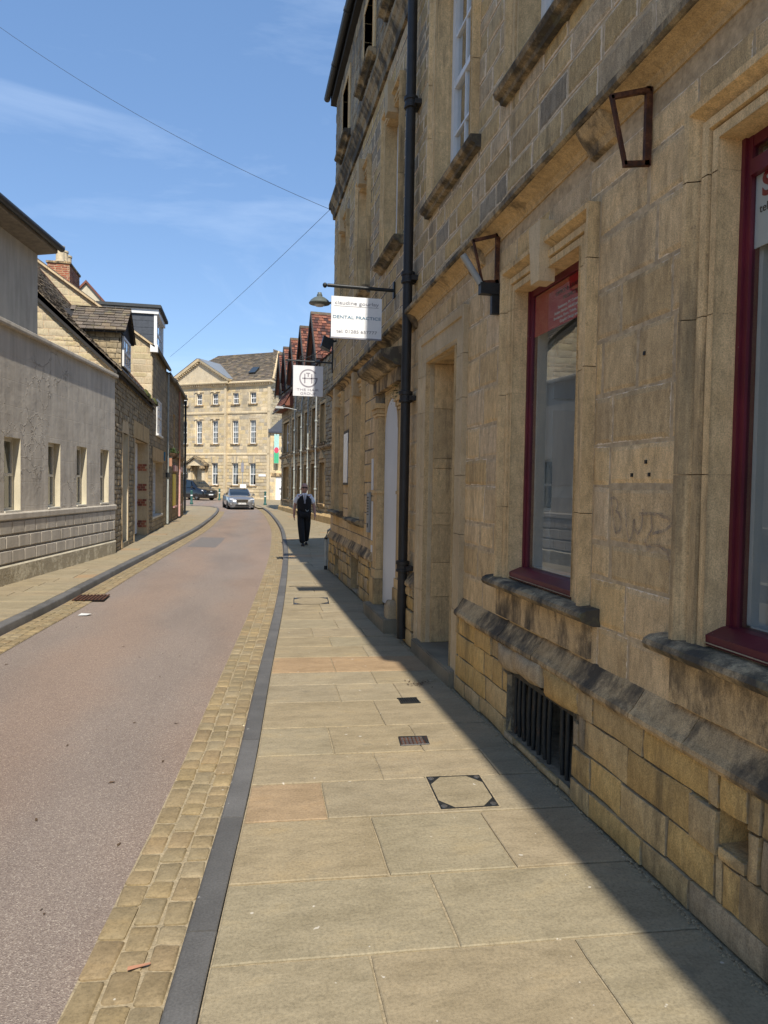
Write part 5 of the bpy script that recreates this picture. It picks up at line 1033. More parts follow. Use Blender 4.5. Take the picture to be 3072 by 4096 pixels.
# rubble flank
FK = lambda u, n, z: tuple(CO+CT*(.4+n)-CN*u+V3((0, 0, z)))
m = MB(FK); m.poly([(0, 0, 0), (9.2, 0, 0), (9.2, 0, 12.2), (0, 0, 12.2)]); m.build('flank_wall', M['mortar'], GB_)
masonry(GB_, FK, 0, 6, 7.0, 12.1, [], M['gable_rubble'], (.2, .34), (.3, .7), joint=.02, proud=.03, var=.02, jit=.015, ins=.05, maxp=0)
MB(FK).box(.3, 8, 0, .3, 11.2, 11.4).build('flank_gutter', M['lead'], GB_)
# door with pedimented hood
F = lambda u, n, z: CF(u, n+.25, z)
reveal(GB_, F, *DR, .02, -.5, M['georgian_trim']); MB(F).box(DR[0], DR[1], -.55, -.5, 0, 3.6).build('door_niche', M['cream_render'], GB_)
for (a, c) in ((-9.2, -8.85), (-7.45, -7.1)):
    col_ = MB(F).box(a, c, 0, .4, .2, 3.1).build('door_column', M['georgian_trim'], GB_); MB(F).box(a-.1, c+.1, 0, .5, 3.1, 3.3).build('capital', M['sooty_b'], col_)
for s_, a in ((1, -9.55), (-1, -6.75)): 
    MB(F).hexa([(a, 0, 3.6), (-8.15, 0, 4.42), (a, .8, 3.6), (-8.15, .8, 4.42), (a, 0, 3.78), (-8.15, 0, 4.62), (a, .8, 3.78), (-8.15, .8, 4.62)]).build('hood_slope', M['sooty'], GB_)
m = MB(F); m.poly([(-9.4, .6, 3.62), (-6.9, .6, 3.62), (-8.15, .6, 4.4)]); m.build('hood_tympanum', M['georgian_trim'], GB_)
for (a, c) in ((-9.4, -8.75), (-7.55, -6.9)): MB(F).box(a, c, 0, .7, 3.32, 3.6).build('hood_bracket', M['sooty_b'], GB_)
pq = MB(CF).box(-.85, 0, .06, .09, 2.58, 2.8).build('street_nameplate', M['sign_white']); tag(pq, 'white street nameplate on the rusticated corner of the Georgian building', 'nameplate')
# ---------------- low wing with white door and banner
WG_ = thing('low_wing', 'low pale wing with dark slate roof and white door between the two old buildings', 'building', (4, 77, .2)); WF = lambda u, n, z: (3.1+u, 73.6-n, z)
dq = (.6, 1.35, .25, 2.55); backing(WG_, 'wall', WF, 0, 6, 0, 7.05, [dq], 0, M['georgian_trim'])
masonry(WG_, WF, .0, 2.4, .3, 7.0, [(dq[0]-.1, dq[1]+.1, 0, 2.9)], M['georgian'], (.3, .4), (.5, .9), joint=.012, proud=.008, var=.003, maxp=70)
reveal(WG_, WF, *dq, 0, -.15, M['georgian_trim']); dd = obox(WG_, 'door', WF, dq[0], dq[1], -.12, -.06, dq[2], dq[3], M['white_paint'])
for k in range(5): MB(WF).box(dq[0]+.07+k*.15, dq[0]+.09+k*.15, -.06, -.052, .4, 2.4).build('door_groove', M['shutter_grey'], dd)
MB(WF).box(.95, 1.2, -.06, -.045, 1.3, 1.42).build('letter_flap', M['ink_black'], dd); MB(WF).box(.1, 1.9, 0, .12, 2.62, 2.95).build('door_lintel', M['sooty_b'], WG_)
MB(WF).prism([(.25, 6.95), (.25, 7.1), (-3, 9.4), (-3, 6.95)], -.2, 6).build('roof', M['slate_cladding'], WG_)
bn = thing('banner', 'green and pink vertical banner hung from an iron bracket above the white door', 'banner', WF(.85, .5, 4)); MB(WF).box(.36, .84, .55, .57, 3.9, 6.8).build('cloth', M['poster_white'], bn)
plain('banner_mint', (.36, .6, .54), .7); plain('banner_green', (.06, .4, .2), .7); plain('banner_red', (.55, .07, .12), .7)
MB(WF).box(.37, .83, .571, .576, 5.45, 6.78).build('mint_panel', M['banner_mint'], bn); MB(WF).box(.37, .83, .571, .577, 3.92, 5.0).build('green_panel', M['banner_green'], bn); m = MB(WF); k = 20; m.f.append([m.p(.6+.22*math.cos(6.283*i/k), .58, 5.2+.3*math.sin(6.283*i/k)) for i in range(k)]); m.build('flower_print', M['banner_red'], bn)
MB(WF).tube([(.6, 0, 6.9), (.6, .75, 6.9)], .03, 6).build('bracket', M['black_iron'], bn); MB(WF).tube([(.6, 0, 3.2), (.6, .6, 3.85)], .03, 6).build('stay', M['black_iron'], bn)

# ================================================================ TUDOR-STYLE RANGE
O2 = V3((4.35, 31, 0)); T2 = (V3((2.9, 49, 0))-O2).normalized(); N2 = V3((-T2.y, T2.x, 0))
TF = lambda u, n, z: tuple(O2+T2*u+N2*n+V3((0, 0, z)))
TR = thing('gabled_range', 'dark stone Tudor-style range with a row of steep red-tiled gables', 'building', TF(9, 0, 0))
tw = []
for c in (4.2, 6.5, 8.7, 11.0, 13.2): tw += [(c-.55, c+.55, 3.85, 5.7), (c-.6, c+.6, .9, 2.85)]
tw += [(15.1, 17.5, 3.85, 5.75), (15.0, 17.4, .85, 2.9)]
backing(TR, 'wall', TF, -7, 18.5, -.3, 7.9, tw, 0, M['mortar_dark'])
masonry(TR, TF, 1.5, 18.5, .0, 7.8, [(a-.18, b_+.18, c-.15, d+.2) for a, b_, c, d in tw], M['tudor_stone'], (.14, .26), (.22, .55), joint=.02, proud=.035, var=.03, jit=.012, ins=.04, crown=.02, maxp=260)
for w in tw:
    reveal(TR, TF, *w, .05, -.3, M['dressed']); moulding(TR, 'architrave', TF, *w, [(0, -.1), (0, .05), (.1, .06), (.18, .02), (.18, -.02)], M['dressed'])
    nb = 2 if w[1]-w[0] < 1.5 else 3; sash(TR, TF, *w, -.2, nb, 3, M['white_wood'] if w[2] > 3 else M['dressed'], M['glass_far'], fw=.07, bar=.05, panes=False)
    MB(TF).prism([(-.02, w[2]-.18), (.12, w[2]-.16), (.14, w[2]-.05), (-.1, w[2])], w[0]-.25, w[1]+.25).build('sill', M['sooty_b'], TR)
    if w[2] < 3:
        c = (w[0]+w[1])/2; m = MB(TF); m.prism([(.0, 0), (.07, 0), (.07, .1), (.0, .1)], 0, .01, False) if False else None
        MB(TF).hexa([(w[0], .0, w[3]+.2), (w[1], .0, w[3]+.2), (w[0], .09, w[3]+.2), (w[1], .09, w[3]+.2), (c-.05, .0, w[3]+.62), (c+.05, .0, w[3]+.62), (c-.05, .09, w[3]+.62), (c+.05, .09, w[3]+.62)]).build('carved_panel', M['dressed'], TR)
MB(TF).prism([(-.02, 3.45), (.1, 3.47), (.16, 3.55), (.16, 3.62), (-.02, 3.72)], -7, 18.6).build('string_course', M['sooty_b'], TR)
MB(TF).prism([(-.02, -.2), (.22, -.2), (.2, .3), (.1, .4), (-.02, .42)], -7, 18.6).build('rock_plinth', M['plinth_rubble'], TR)
# projecting end bay with hipped tiled roof
MB(TF).box(14.3, 18.6, .0, .35, 3.7, 6.5).build('end_bay', M['tudor_stone'], TR) if False else None
MB(TF).prism([(-.1, 6.55), (.5, 6.55), (.55, 6.62), (-.1, 7.7)], 13.4, 18.7).build('bay_roof', M['red_tile'], TR)
sv = V3(TF(0, -.05, 7.7))-V3(TF(0, .55, 6.6)); slates(TR, TF(13.4, .57, 6.66), T2, sv, 5.3, sv.length, M['red_tile'], expo=.16, wr=(.16, .18), th=.018, maxp=0, name='tile', jit=.004)
MB(TF).tube([(13.4, .6, 6.52), (18.7, .6, 6.52)], .06, 8).build('bay_gutter', M['gutter_dark'], TR, smooth=60)
# main roof and gables
MB(TF).prism([(.15, 7.8), (-4.2, 11.2), (-8.5, 7.8)], -7, 19.2).build('main_roof', M['red_tile'], TR)
for gy in (31.1, 37.4, 40.8, 44.3, 47.2, 49.6):
    uc = (gy-31)/T2.y; hw, zr, ze = 1.45, 10.5, 8.0
    for s_ in (-1, 1):
        sv = V3(TF(uc, 0, zr))-V3(TF(uc+s_*hw, 0, ze)); 
        MB(TF).hexa([(uc+s_*hw, .25, ze-.06), (uc, .25, zr-.06), (uc+s_*hw, -4.2, ze-.06), (uc, -4.2, zr-.06), (uc+s_*hw, .25, ze), (uc, .25, zr), (uc+s_*hw, -4.2, ze), (uc, -4.2, zr)]).build('gable_roof', M['red_tile'], TR)
        if s_ < 0: slates(TR, TF(uc+s_*hw, .27, ze+.01), -N2, sv, 3.4, sv.length, M['red_tile'], expo=.21, wr=(.17, .24), th=.035, maxp=230, name='tile', jit=.008)
        MB(TF).hexa([(uc+s_*(hw+.1), .25, ze-.3), (uc, .25, zr-.22), (uc+s_*(hw+.1), .32, ze-.3), (uc, .32, zr-.22), (uc+s_*(hw+.1), .25, ze-.02), (uc, .25, zr+.06), (uc+s_*(hw+.1), .32, ze-.02), (uc, .32, zr+.06)]).build('bargeboard', M['timber_black'], TR)
    m = MB(TF); m.poly([(uc-hw, .05, 7.6), (uc+hw, .05, 7.6), (uc+hw, .05, ze), (uc, .05, zr-.05), (uc-hw, .05, ze)]); m.build('gable_face', M['timber_black'], TR)
    MB(TF).box(uc-.08, uc+.08, -4.2, .3, zr-.02, zr+.1).build('ridge_tiles', M['slate_stone'], TR)
for k, u in enumerate((12.1, 9.7, 7.6, 5.3)):
    p = MB(TF).tube([(u, .15, .15), (u, .15, 6.2), (u, .1, 6.6), (u, .1, 7.5)], .042, 8).build('drainpipe', M['pale_pipe' if k != 3 else 'grey_pipe'], TR, smooth=60)
    for z in (1.5, 2.6, 3.6, 4.9): MB(TF).lathe((u, .15, z), [(.06, 0), (.075, .02), (.075, .08), (.06, .1)], 8).build('collar', M['pale_pipe'], p)
MB(TF).box(18.4, 18.5, -8, -.01, -.3, 7.8).build('end_wall', M['tudor_stone'], TR); MB(TF).box(-7, -6.9, -8, -.01, -.3, 7.8).build('end_wall', M['tudor_stone'], TR)

# ================================================================ HANGING SIGNS, LAMPS, WIRES
FX = lambda y: (lambda u, n, z: (u, y-n, z))      # sheet facing the camera
sg = thing('dental_sign', 'white hanging sign lettered DENTAL PRACTICE beside the black drainpipe', 'hanging sign', (1.4, 8.8, 3.5))
f = FX(8.8)
MB(f).box(1.08, 1.70, -.012, .012, 3.51, 4.0).build('board', M['sign_white'], sg); MB(f).box(1.075, 1.705, -.014, .014, 3.495, 3.512).build('bottom_rail', M['ink_grey'], sg)
T = lambda s, sz, x, z, mt, w, sp=1.: lettering(sg, s, sz, (x, 8.786, z), (1, 0, 0), (0, 0, 1), M[mt], w, 'LEFT', space=sp, ext=.001)
T('claudine gourlay', .058, 1.12, 3.905, 'ink_grey', .54); MB(f).box(1.115, 1.66, .012, .014, 3.882, 3.886).build('rule', M['ink_grey'], sg)
T('DENTAL PRACTICE', .052, 1.095, 3.735, 'ink_blue', .59); T('tel: 01285 657777', .052, 1.145, 3.565, 'ink_grey', .5)
MB(f).tube([(1.86, 0, 4.115), (1.03, 0, 4.125)], .022, 12).build('pole', M['black_iron'], sg, smooth=50); MB(f).lathe((1.0, 0, 4.1), [(.005, -.01), (.02, 0), (.028, .018), (.028, .03), (.02, .045), (.005, .053)], 12).build('ball_end', M['black_iron'], sg, smooth=60)
MB(f).box(1.84, 1.858, -.03, .03, 4.02, 4.22).build('wall_plate', M['black_iron'], sg)
for x in (1.2, 1.63):
    for k in range(3): MB(f).tube([(x-.006, 0, 4.0+k*.034), (x-.012, 0, 4.017+k*.034), (x-.006, 0, 4.034+k*.034), (x+.006, 0, 4.034+k*.034), (x+.012, 0, 4.017+k*.034), (x+.006, 0, 4.0+k*.034)], .003, 5).build('chain_link', M['black_iron'], sg)
hs = thing('hair_sign', 'square silver hanging sign lettered THE HAIR GROUP with a round monogram', 'hanging sign', (1.36, 14.73, 3.5)); f = FX(14.73)
MB(f).box(1.06, 1.66, -.012, .012, 3.51, 4.12).build('board', M['sign_silver'], hs)
def ring(m, cx, cz, r0, r1, a0, a1, n, k=40):
    for i in range(k):
        t0, t1 = a0+(a1-a0)*i/k, a0+(a1-a0)*(i+1)/k; m.poly([(cx+r0*math.cos(t0), n, cz+r0*math.sin(t0)), (cx+r1*math.cos(t0), n, cz+r1*math.sin(t0)), (cx+r1*math.cos(t1), n, cz+r1*math.sin(t1)), (cx+r0*math.cos(t1), n, cz+r0*math.sin(t1))])
m = MB(f); cx, cz = 1.365, 3.87; ring(m, cx, cz, .158, .185, R_(35), R_(360), .014)
for (a, c, d, e) in ((cx+.07, cx+.185, cz-.012, cz+.014), (cx-.085, cx-.06, cz-.1, cz+.09), (cx+.055, cx+.08, cz-.1, cz+.085), (cx-.125, cx+.08, cz-.015, cz+.008), (cx-.045, cx+.035, cz+.09, cz+.11), (cx-.016, cx+.008, cz+.03, cz+.09)): m.poly([(a, .014, d), (c, .014, d), (c, .014, e), (a, .014, e)])
m.build('monogram', M['ink_mauve'], hs)
for s_, z, x, w in (('THE HAIR', 3.615, 1.13, .45), ('GROUP', 3.54, 1.2, .32)): lettering(hs, s_, .066, (x, 14.715, z), (1, 0, 0), (0, 0, 1), M['ink_mauve'], w, ext=.001)
MB(f).tube([(1.86, 0, 4.2), (.95, 0, 4.215)], .016, 10).build('bar', M['black_iron'], hs, smooth=50); m = MB(f); m.poly([(.95, 0, 4.25), (.95, 0, 4.18), (.88, 0, 4.215)]); m.poly([(.98, .01, 4.25), (.98, .01, 4.18), (.93, .01, 4.215)]); m.build('arrow_tip', M['black_iron'], hs)
def scroll(cx, cz, r, a0, turns, s_):
    return [(cx+(r*(1-.75*i/24))*math.cos(a0+s_*turns*6.283*i/24), 0, cz+(r*(1-.75*i/24))*math.sin(a0+s_*turns*6.283*i/24)) for i in range(25)]
for p in (scroll(1.7, 4.33, .11, R_(-60), 1.2, 1), scroll(1.45, 4.29, .07, R_(-90), 1.2, -1), scroll(1.22, 4.27, .055, R_(-90), 1.1, 1), [(1.84, 0, 4.55), (1.7, 0, 4.52), (1.5, 0, 4.36), (1.3, 0, 4.27), (1.12, 0, 4.22)]): MB(f).tube(p, .008, 6).build('scroll', M['black_iron'], hs, smooth=60)
MB(f).box(1.835, 1.858, -.02, .02, 4.0, 4.6).build('wall_bar', M['black_iron'], hs)
for x in (1.14, 1.58): MB(f).tube([(x, 0, 4.12), (x, 0, 4.2)], .005, 5).build('hook', M['black_iron'], hs)
fl = thing('flood_lamp', 'black box floodlight on the wall above the silver hanging sign', 'lamp', (1.75, 14.2, 4.4)); MB().hexa([(1.55, 14.1, 4.42), (1.72, 14.1, 4.34), (1.55, 14.35, 4.42), (1.72, 14.35, 4.34), (1.6, 14.1, 4.62), (1.8, 14.1, 4.54), (1.6, 14.35, 4.62), (1.8, 14.35, 4.54)]).build('housing', M['black_iron'], fl); MB().tube([(1.7, 14.22, 4.5), (1.86, 14.22, 4.55)], .02, 6).build('arm', M['black_iron'], fl)
wl = thing('wall_lamp', 'round grey street lamp head on an arm above the hanging dental sign', 'street lamp', (1.39, 13, 4.9))
MB().lathe((1.385, 13, 4.94), [(.1, -.02), (.185, .0), (.19, .015), (.16, .06), (.11, .1), (.06, .125), (.05, .13), (.05, .16), (.04, .17), (.035, .2), (.01, .205)], 20).build('lamp_shade', M['lamp_grey'], wl, smooth=40); MB().lathe((1.385, 13, 4.9), [(.02, 0), (.07, .0), (.1, .025)], 16).build('diffuser', M['off_white_panel'], wl, smooth=60)
MB().tube([(1.56, 13, 4.97), (1.7, 13, 4.98), (1.86, 13, 4.9)], .02, 8).build('arm', M['lamp_grey'], wl, smooth=60); MB().box(1.845, 1.865, 12.94, 13.06, 4.8, 5.0).build('wall_plate', M['lamp_grey'], wl)
w2 = thing('far_street_lamp', 'slim grey street lamp on a long arm from the gabled range', 'street lamp', (2.6, 42, 6.1)); MB().tube([(3.5, 42, 6.0), (2.7, 42, 6.15), (2.35, 42, 6.16)], .03, 8).build('arm', M['grey_pipe'], w2, smooth=60); MB().hexa([(2.0, 41.9, 6.1), (2.5, 41.9, 6.1), (2.0, 42.1, 6.1), (2.5, 42.1, 6.1), (2.1, 41.93, 6.24), (2.45, 41.93, 6.22), (2.1, 42.07, 6.24), (2.45, 42.07, 6.22)]).build('lamp_head', M['grey_pipe'], w2)
def wire(a, c, sag, r, label):
    a, c = V3(a), V3(c); pts = [tuple(a+(c-a)*(i/24)-V3((0, 0, sag*4*(i/24)*(1-i/24)))) for i in range(25)]; tag(MB().tube(pts, r, 5).build('overhead_wire', M['wire']), label, 'wire', 'overhead wires')
wire((1.75, 14.8, 7.3), (-5.6, 18.9, 12.35), .25, .0045, 'overhead wire crossing the open sky from the top of the town house')
wire((1.75, 14.8, 7.28), (-2.6, 29.0, 6.55), .08, .0045, 'overhead wire slanting down across the street to the box-dormer house')
wire((-2.75, 31.2, 6.35), (-7.5, 78.5, 12.0), .3, .008, 'overhead wire running from the left houses towards the pediment')
MB().tube([(1.88, 14.8, 7.3), (1.74, 14.8, 7.3)], .02, 6); tag(MB().tube([(1.88, 14.78, 7.32), (1.74, 14.78, 7.29)], .022, 6).build('wire_anchor', M['black_iron']), 'iron wire anchor on the upper corner of the town house', 'anchor')
# ================================================================ COVERS AND GRATINGS
def frame_cover(c4, name, label, inset=True):
    th_ = thing(name, label, 'access cover', (sum(p[0] for p in c4)/4, sum(p[1] for p in c4)/4, 0)); cx, cy = sum(p[0] for p in c4)/4, sum(p[1] for p in c4)/4
    sc = lambda k, z: [(cx+(x-cx)*k, cy+(y-cy)*k, z) for x, y in c4]
    m = MB(); o, i = sc(1.06, .003), sc(1.0, .003)
    for k in range(4): m.poly([o[k], o[(k+1) % 4], i[(k+1) % 4], i[k]])
    m.build('bedding', M['joint_sand'], th_)
    m = MB(); o, i = sc(1.0, .0045), sc(.95, .0045)
    for k in range(4): m.poly([o[k], o[(k+1) % 4], i[(k+1) % 4], i[k]])
    m.build('frame', M['black_iron'], th_)
    L = sc(.945, .004); e = []
    for k in range(4):
        a, c = V3(L[k]), V3(L[(k+1) % 4]); e += [a+(c-a)*.24, a+(c-a)*.76]
    m = MB(); m.poly([tuple(p) for p in e]); m.build('stone_inset', M['flag_buff'], th_)
    for k in range(4):
        m = MB(); m.poly([L[k], tuple(e[2*k]), tuple(e[(2*k-1) % 8])]); cp = m.build('corner_plate', M['black_iron'], th_); q = V3(L[k])*.6+(e[2*k]+e[(2*k-1) % 8])*.2; m = MB(); m.lathe((q.x, q.y, .004), [(.018, 0), (.018, .003), (.008, .004)], 8); m.build('lifting_key', M['alloy'], cp)
frame_cover([(1.07, 3.64), (1.39, 3.63), (1.42, 4.05), (1.10, 4.07)], 'access_cover', 'square stone-filled access cover with black triangular corners, nearest on the pavement')
frame_cover([(.79, 10.36), (1.31, 10.38), (1.36, 10.98), (.84, 10.99)], 'access_cover', 'farther stone-filled access cover half in shadow by the white arched doorway')
wc = thing('water_cover', 'small rounded iron water cover with raised chequer lugs', 'access cover', (1.17, 4.68, 0)); P4 = [(1.07, 4.6), (1.26, 4.6), (1.28, 4.745), (1.09, 4.76)]
m = MB(); m.poly([(x, y, .003) for x, y in P4]); m.build('plate', M['rust'], wc)
m = MB()
for k in range(4):
    a, c = V3((*P4[k], .003)), V3((*P4[(k+1) % 4], .003)); m.tube([tuple(a), tuple(c)], .005, 5)
m.build('rim', M['black_iron'], wc)
for r in range(4):
    for k in range(6):
        x, y = 1.085+k*.026+r*.004, 4.615+r*.035; MB().box(x, x+.016, y, y+.02, .003, .007).build('lug', M['alloy'], wc)
MB().box(1.245, 1.262, 4.612, 4.74, .003, .0065).build('hinge_bar', M['black_iron'], wc)
gt = thing('drain_grating', 'small black slotted drain grating at the edge of the shadow', 'grating', (1.35, 5.57, 0)); m = MB(); m.poly([(1.27, 5.505, .0025), (1.42, 5.5, .0025), (1.435, 5.635, .0025), (1.28, 5.64, .0025)]); m.build('well', M['dark_void'], gt)
for k in range(9): MB().box(1.278+k*.0178, 1.286+k*.0178, 5.506, 5.634, .003, .009).build('bar', M['black_iron'], gt)
for yy in (5.5, 5.632): MB().box(1.27, 1.432, yy, yy+.008, .003, .0095).build('frame_bar', M['black_iron'], gt)
gd = thing('gully_grate', 'rusty iron gully grate in the left gutter', 'grating', (-2.2, 11.8, -.1)); m = MB(); m.poly([(-2.44, 11.55, -.08), (-1.97, 11.5, -.08), (-1.97, 12.05, -.08), (-2.42, 12.1, -.08)]); m.build('well', M['dark_void'], gd)
for k in range(9): MB().hexa([(-2.43+k*.052, 11.54, -.08), (-2.40+k*.052, 11.54, -.08), (-2.42+k*.052, 12.08, -.08), (-2.39+k*.052, 12.08, -.08), (-2.43+k*.052, 11.54, -.07), (-2.40+k*.052, 11.54, -.07), (-2.42+k*.052, 12.08, -.07), (-2.39+k*.052, 12.08, -.07)]).build('bar', M['rust'], gd)
# litter, leaves, bits
m = MB(); m.poly([(-2.1, 10.32, -.095), (-1.98, 10.3, -.09), (-1.93, 10.36, -.083), (-1.99, 10.47, -.096), (-2.08, 10.46, -.088)]); tag(m.build('paper_scrap', M['poster_white']), 'scrap of white paper lying on the road', 'litter')
m = MB(); m.poly([(-.38, 2.72, -.082), (-.3, 2.74, -.08), (-.3, 2.755, -.082), (-.38, 2.74, -.08)]); tag(m.build('twig', M['terracotta']), 'reddish twig lying on the setts at the near road edge', 'twig')
m = MB()
for k in range(60): x, y = 1.55+rnd.gauss(0, .06), 6.05+rnd.gauss(0, .04); a = rnd.uniform(0, 6); m.poly([(x, y, .004), (x+.03*math.cos(a), y+.03*math.sin(a), .012), (x+.012*math.cos(a+1), y+.012*math.sin(a+1), .006)])
tag(m.build('leaf_litter', M['basket']), 'small drift of dead leaf litter by the shop wall', 'litter', kind='stuff')
m = MB()
for k in range(900):
    y = 2.0+rnd.random()**1.5*8; x = 1.795-abs(rnd.gauss(0, .018)); s_ = rnd.uniform(.002, .006); m.hexa([(x-s_, y-s_, 0), (x+s_, y-s_, 0), (x-s_, y+s_, 0), (x+s_, y+s_, 0), (x-s_*.5, y-s_*.6, s_*1.3), (x+s_*.6, y-s_*.5, s_*1.2), (x-s_*.5, y+s_*.5, s_*1.2), (x+s_*.5, y+s_*.6, s_*1.4)])
tag(m.build('grit', M['joint_sand']), 'line of loose grit where the pavement meets the wall', 'grit', kind='stuff')
m = MB()
for k in range(70):
    y = 2.6+rnd.random()**1.6*14; x = rnd.uniform(xat(KLP, y)+.4, xat(KRP, y)-.4); a = rnd.uniform(0, 6.28); l = rnd.uniform(.008, .03); w = l*rnd.uniform(.2, .6)
    m.poly([(x, y, -.1), (x+l*math.cos(a), y+l*math.sin(a), -.096), (x+l*1.5*math.cos(a+.3), y+l*1.5*math.sin(a+.3), -.1), (x+w*math.cos(a+1.4), y+w*math.sin(a+1.4), -.098)])
tag(m.build('road_debris', M['basket']), 'scattered leaf and twig debris on the tarmac', 'debris', kind='stuff')
# ================================================================ BOLLARDS AND SIGN POST
def bollard(x, y, label):
    o = thing('bollard', label, 'bollard', (x, y, g(y)), 'green bollards at the junction'); z = g(y)-.02
    MB().lathe((x, y, z), [(.13, 0), (.13, .12), (.11, .14), (.085, .18), (.08, .8), (.1, .82), (.1, .86), (.075, .88), (.075, .95), (.1, .97), (.105, 1.02), (.085, 1.07), (.03, 1.09)], 16).build('post', M['bollard_green'], o, smooth=40)
    MB().lathe((x, y, z), [(.0815, .66), (.083, .66), (.083, .74), (.0815, .74)], 16).build('band', M['sign_white'], o)
bollard(-3.53, 58, 'green bollard on the left, in front of the black van'); bollard(2.1, 58, 'green bollard standing to the right of the silver car'); bollard(-1.72, 70, 'green bollard farthest back, between the van and the silver car')
sp = thing('sign_post', 'slim post with small traffic plates behind the silver car', 'sign post', (.4, 69, g(69))); MB().tube([(0.4, 69, .1), (.4, 69, 4.0)], .035, 8).build('post', M['grey_pipe'], sp, smooth=60); MB().box(.25, .5, 68.93, 68.95, 2.9, 3.75).build('dark_plate', M['ink_grey'], sp); MB().box(.18, .72, 68.93, 68.95, 1.2, 1.75).build('white_plate', M['sign_white'], sp)

# ================================================================ VEHICLES
def loft(name, mat, parent, rings, X, smooth=35, close=True):
    m = MB(); R = [[m.p(*X(q)) for q in r] for r in rings]; k = len(rings[0])
    for A_, B_ in zip(R, R[1:]):
        for h in range(k if close else k-1): m.f.append([A_[h], A_[(h+1) % k], B_[(h+1) % k], B_[h]])
    m.f.append(R[0][::-1]); m.f.append(R[-1]); return m.build(name, mat, parent, smooth=smooth)
def xf(cx, cy, cz, a):
    c, s_ = math.cos(a), math.sin(a); return lambda p: (cx+p[0]*c-p[1]*s_, cy+p[0]*s_+p[1]*c, cz+p[2])
def wheel(parent, X, x, y, r, w):
    t = MB(); k = 20; s_ = 1 if x > 0 else -1
    pr = [(r*.62, -w/2), (r*.9, -w/2), (r, -w/2+.03), (r, w/2-.03), (r*.9, w/2), (r*.62, w/2)]
    R = [[t.p(*X((x+o, y+q*math.cos(6.283*h/k), r+q*math.sin(6.283*h/k)))) for h in range(k)] for q, o in pr]
    for A_, B_ in zip(R, R[1:]):
        for h in range(k): t.f.append([A_[h], A_[(h+1) % k], B_[(h+1) % k], B_[h]])
    wh = t.build('wheel', M['tyre'], parent, smooth=40)
    t = MB()
    for sp_ in range(7):
        a = 6.283*sp_/7; o = s_*(w/2-.02); e = [(q*math.cos(a+d), q*math.sin(a+d)) for q, d in ((.05, -.5), (.05, .5), (r*.63, .16), (r*.63, -.16))]; t.poly([X((x+o, y+p[0], r+p[1])) for p in e])
    R = [[t.p(*X((x+s_*(w/2-.03), y+q*math.cos(6.283*h/k), r+q*math.sin(6.283*h/k)))) for h in range(k)] for q in (r*.57, r*.64)]
    for h in range(k): t.f.append([R[0][h], R[0][(h+1) % k], R[1][(h+1) % k], R[1][h]])
    t.build('rim', M['alloy'], wh)
def sec(hw, zb, zs, zt, wt, crown, tuck=.06):
    """closed body section, half width hw at the shoulder"""
    h = [(0, zb), (hw-tuck*2, zb), (hw-tuck*.3, zb+.12), (hw, zb+.3), (hw-.01, zs-.06), (hw-.05, zs), (wt, zt), (wt*.5, zt+crown*.75), (0, zt+crown)]
    return h
def body(name, mat, parent, X, st, smooth=38):
    rings = []
    for y, *a in st:
        h = sec(*a); rings.append([(x, y, z) for x, z in h] + [(-x, y, z) for x, z in h[-2:0:-1]])
    return loft(name, mat, parent, rings, X, smooth)
car = thing('grey_car', 'silver-grey estate car driving towards us down the narrow street', 'car', (.28, 51, g(51)-.1)); X = xf(.28, 50.9, g(51)-.105, R_(6.5))
# local y: 0 at the nose, growing to the rear
body('body', M['paint_grey'], car, X, [(-.02, .62, .22, .5, .56, .5, .02), (.06, .78, .18, .62, .68, .6, .03), (.2, .86, .17, .74, .77, .66, .04), (.5, .905, .18, .8, .84, .7, .05), (.95, .92, .19, .86, .92, .72, .05), (1.45, .925, .2, .91, .97, .72, .04), (1.75, .925, .2, .93, 1.0, .7, .01), (2.6, .925, .2, .95, 1.0, .7, .01), (3.6, .925, .2, .96, 1.0, .7, .01), (4.3, .915, .22, .96, 1.0, .7, .01), (4.75, .88, .26, .92, .97, .66, .01), (4.87, .8, .34, .85, .9, .6, .01)])
gh = [(1.45, .98, .72, .98, .62), (1.95, .98, .74, 1.28, .66), (2.35, .98, .75, 1.43, .6), (2.8, .99, .76, 1.47, .57), (3.6, .99, .75, 1.46, .56), (4.2, .99, .74, 1.42, .55), (4.6, .98, .7, 1.2, .55), (4.8, .97, .66, 1.0, .6)]
loft('glasshouse', M['car_glass'], car, [[(-w0, y, z0), (-w1-.01, y, z1-.03), (-w1*.6, y, z1), (w1*.6, y, z1), (w1+.01, y, z1-.03), (w0, y, z0)] for y, z0, w0, z1, w1 in gh], X, 30)
loft('roof', M['paint_grey'], car, [[(-w-.01, y, z-.03), (-w*.7, y, z+.015), (0, y, z+.035), (w*.7, y, z+.015), (w+.01, y, z-.03), (w*.7, y, z-.005), (0, y, z-.005), (-w*.7, y, z-.005)] for y, z, w in ((2.3, 1.43, .6), (2.8, 1.475, .58), (3.6, 1.465, .57), (4.25, 1.42, .56))], X)
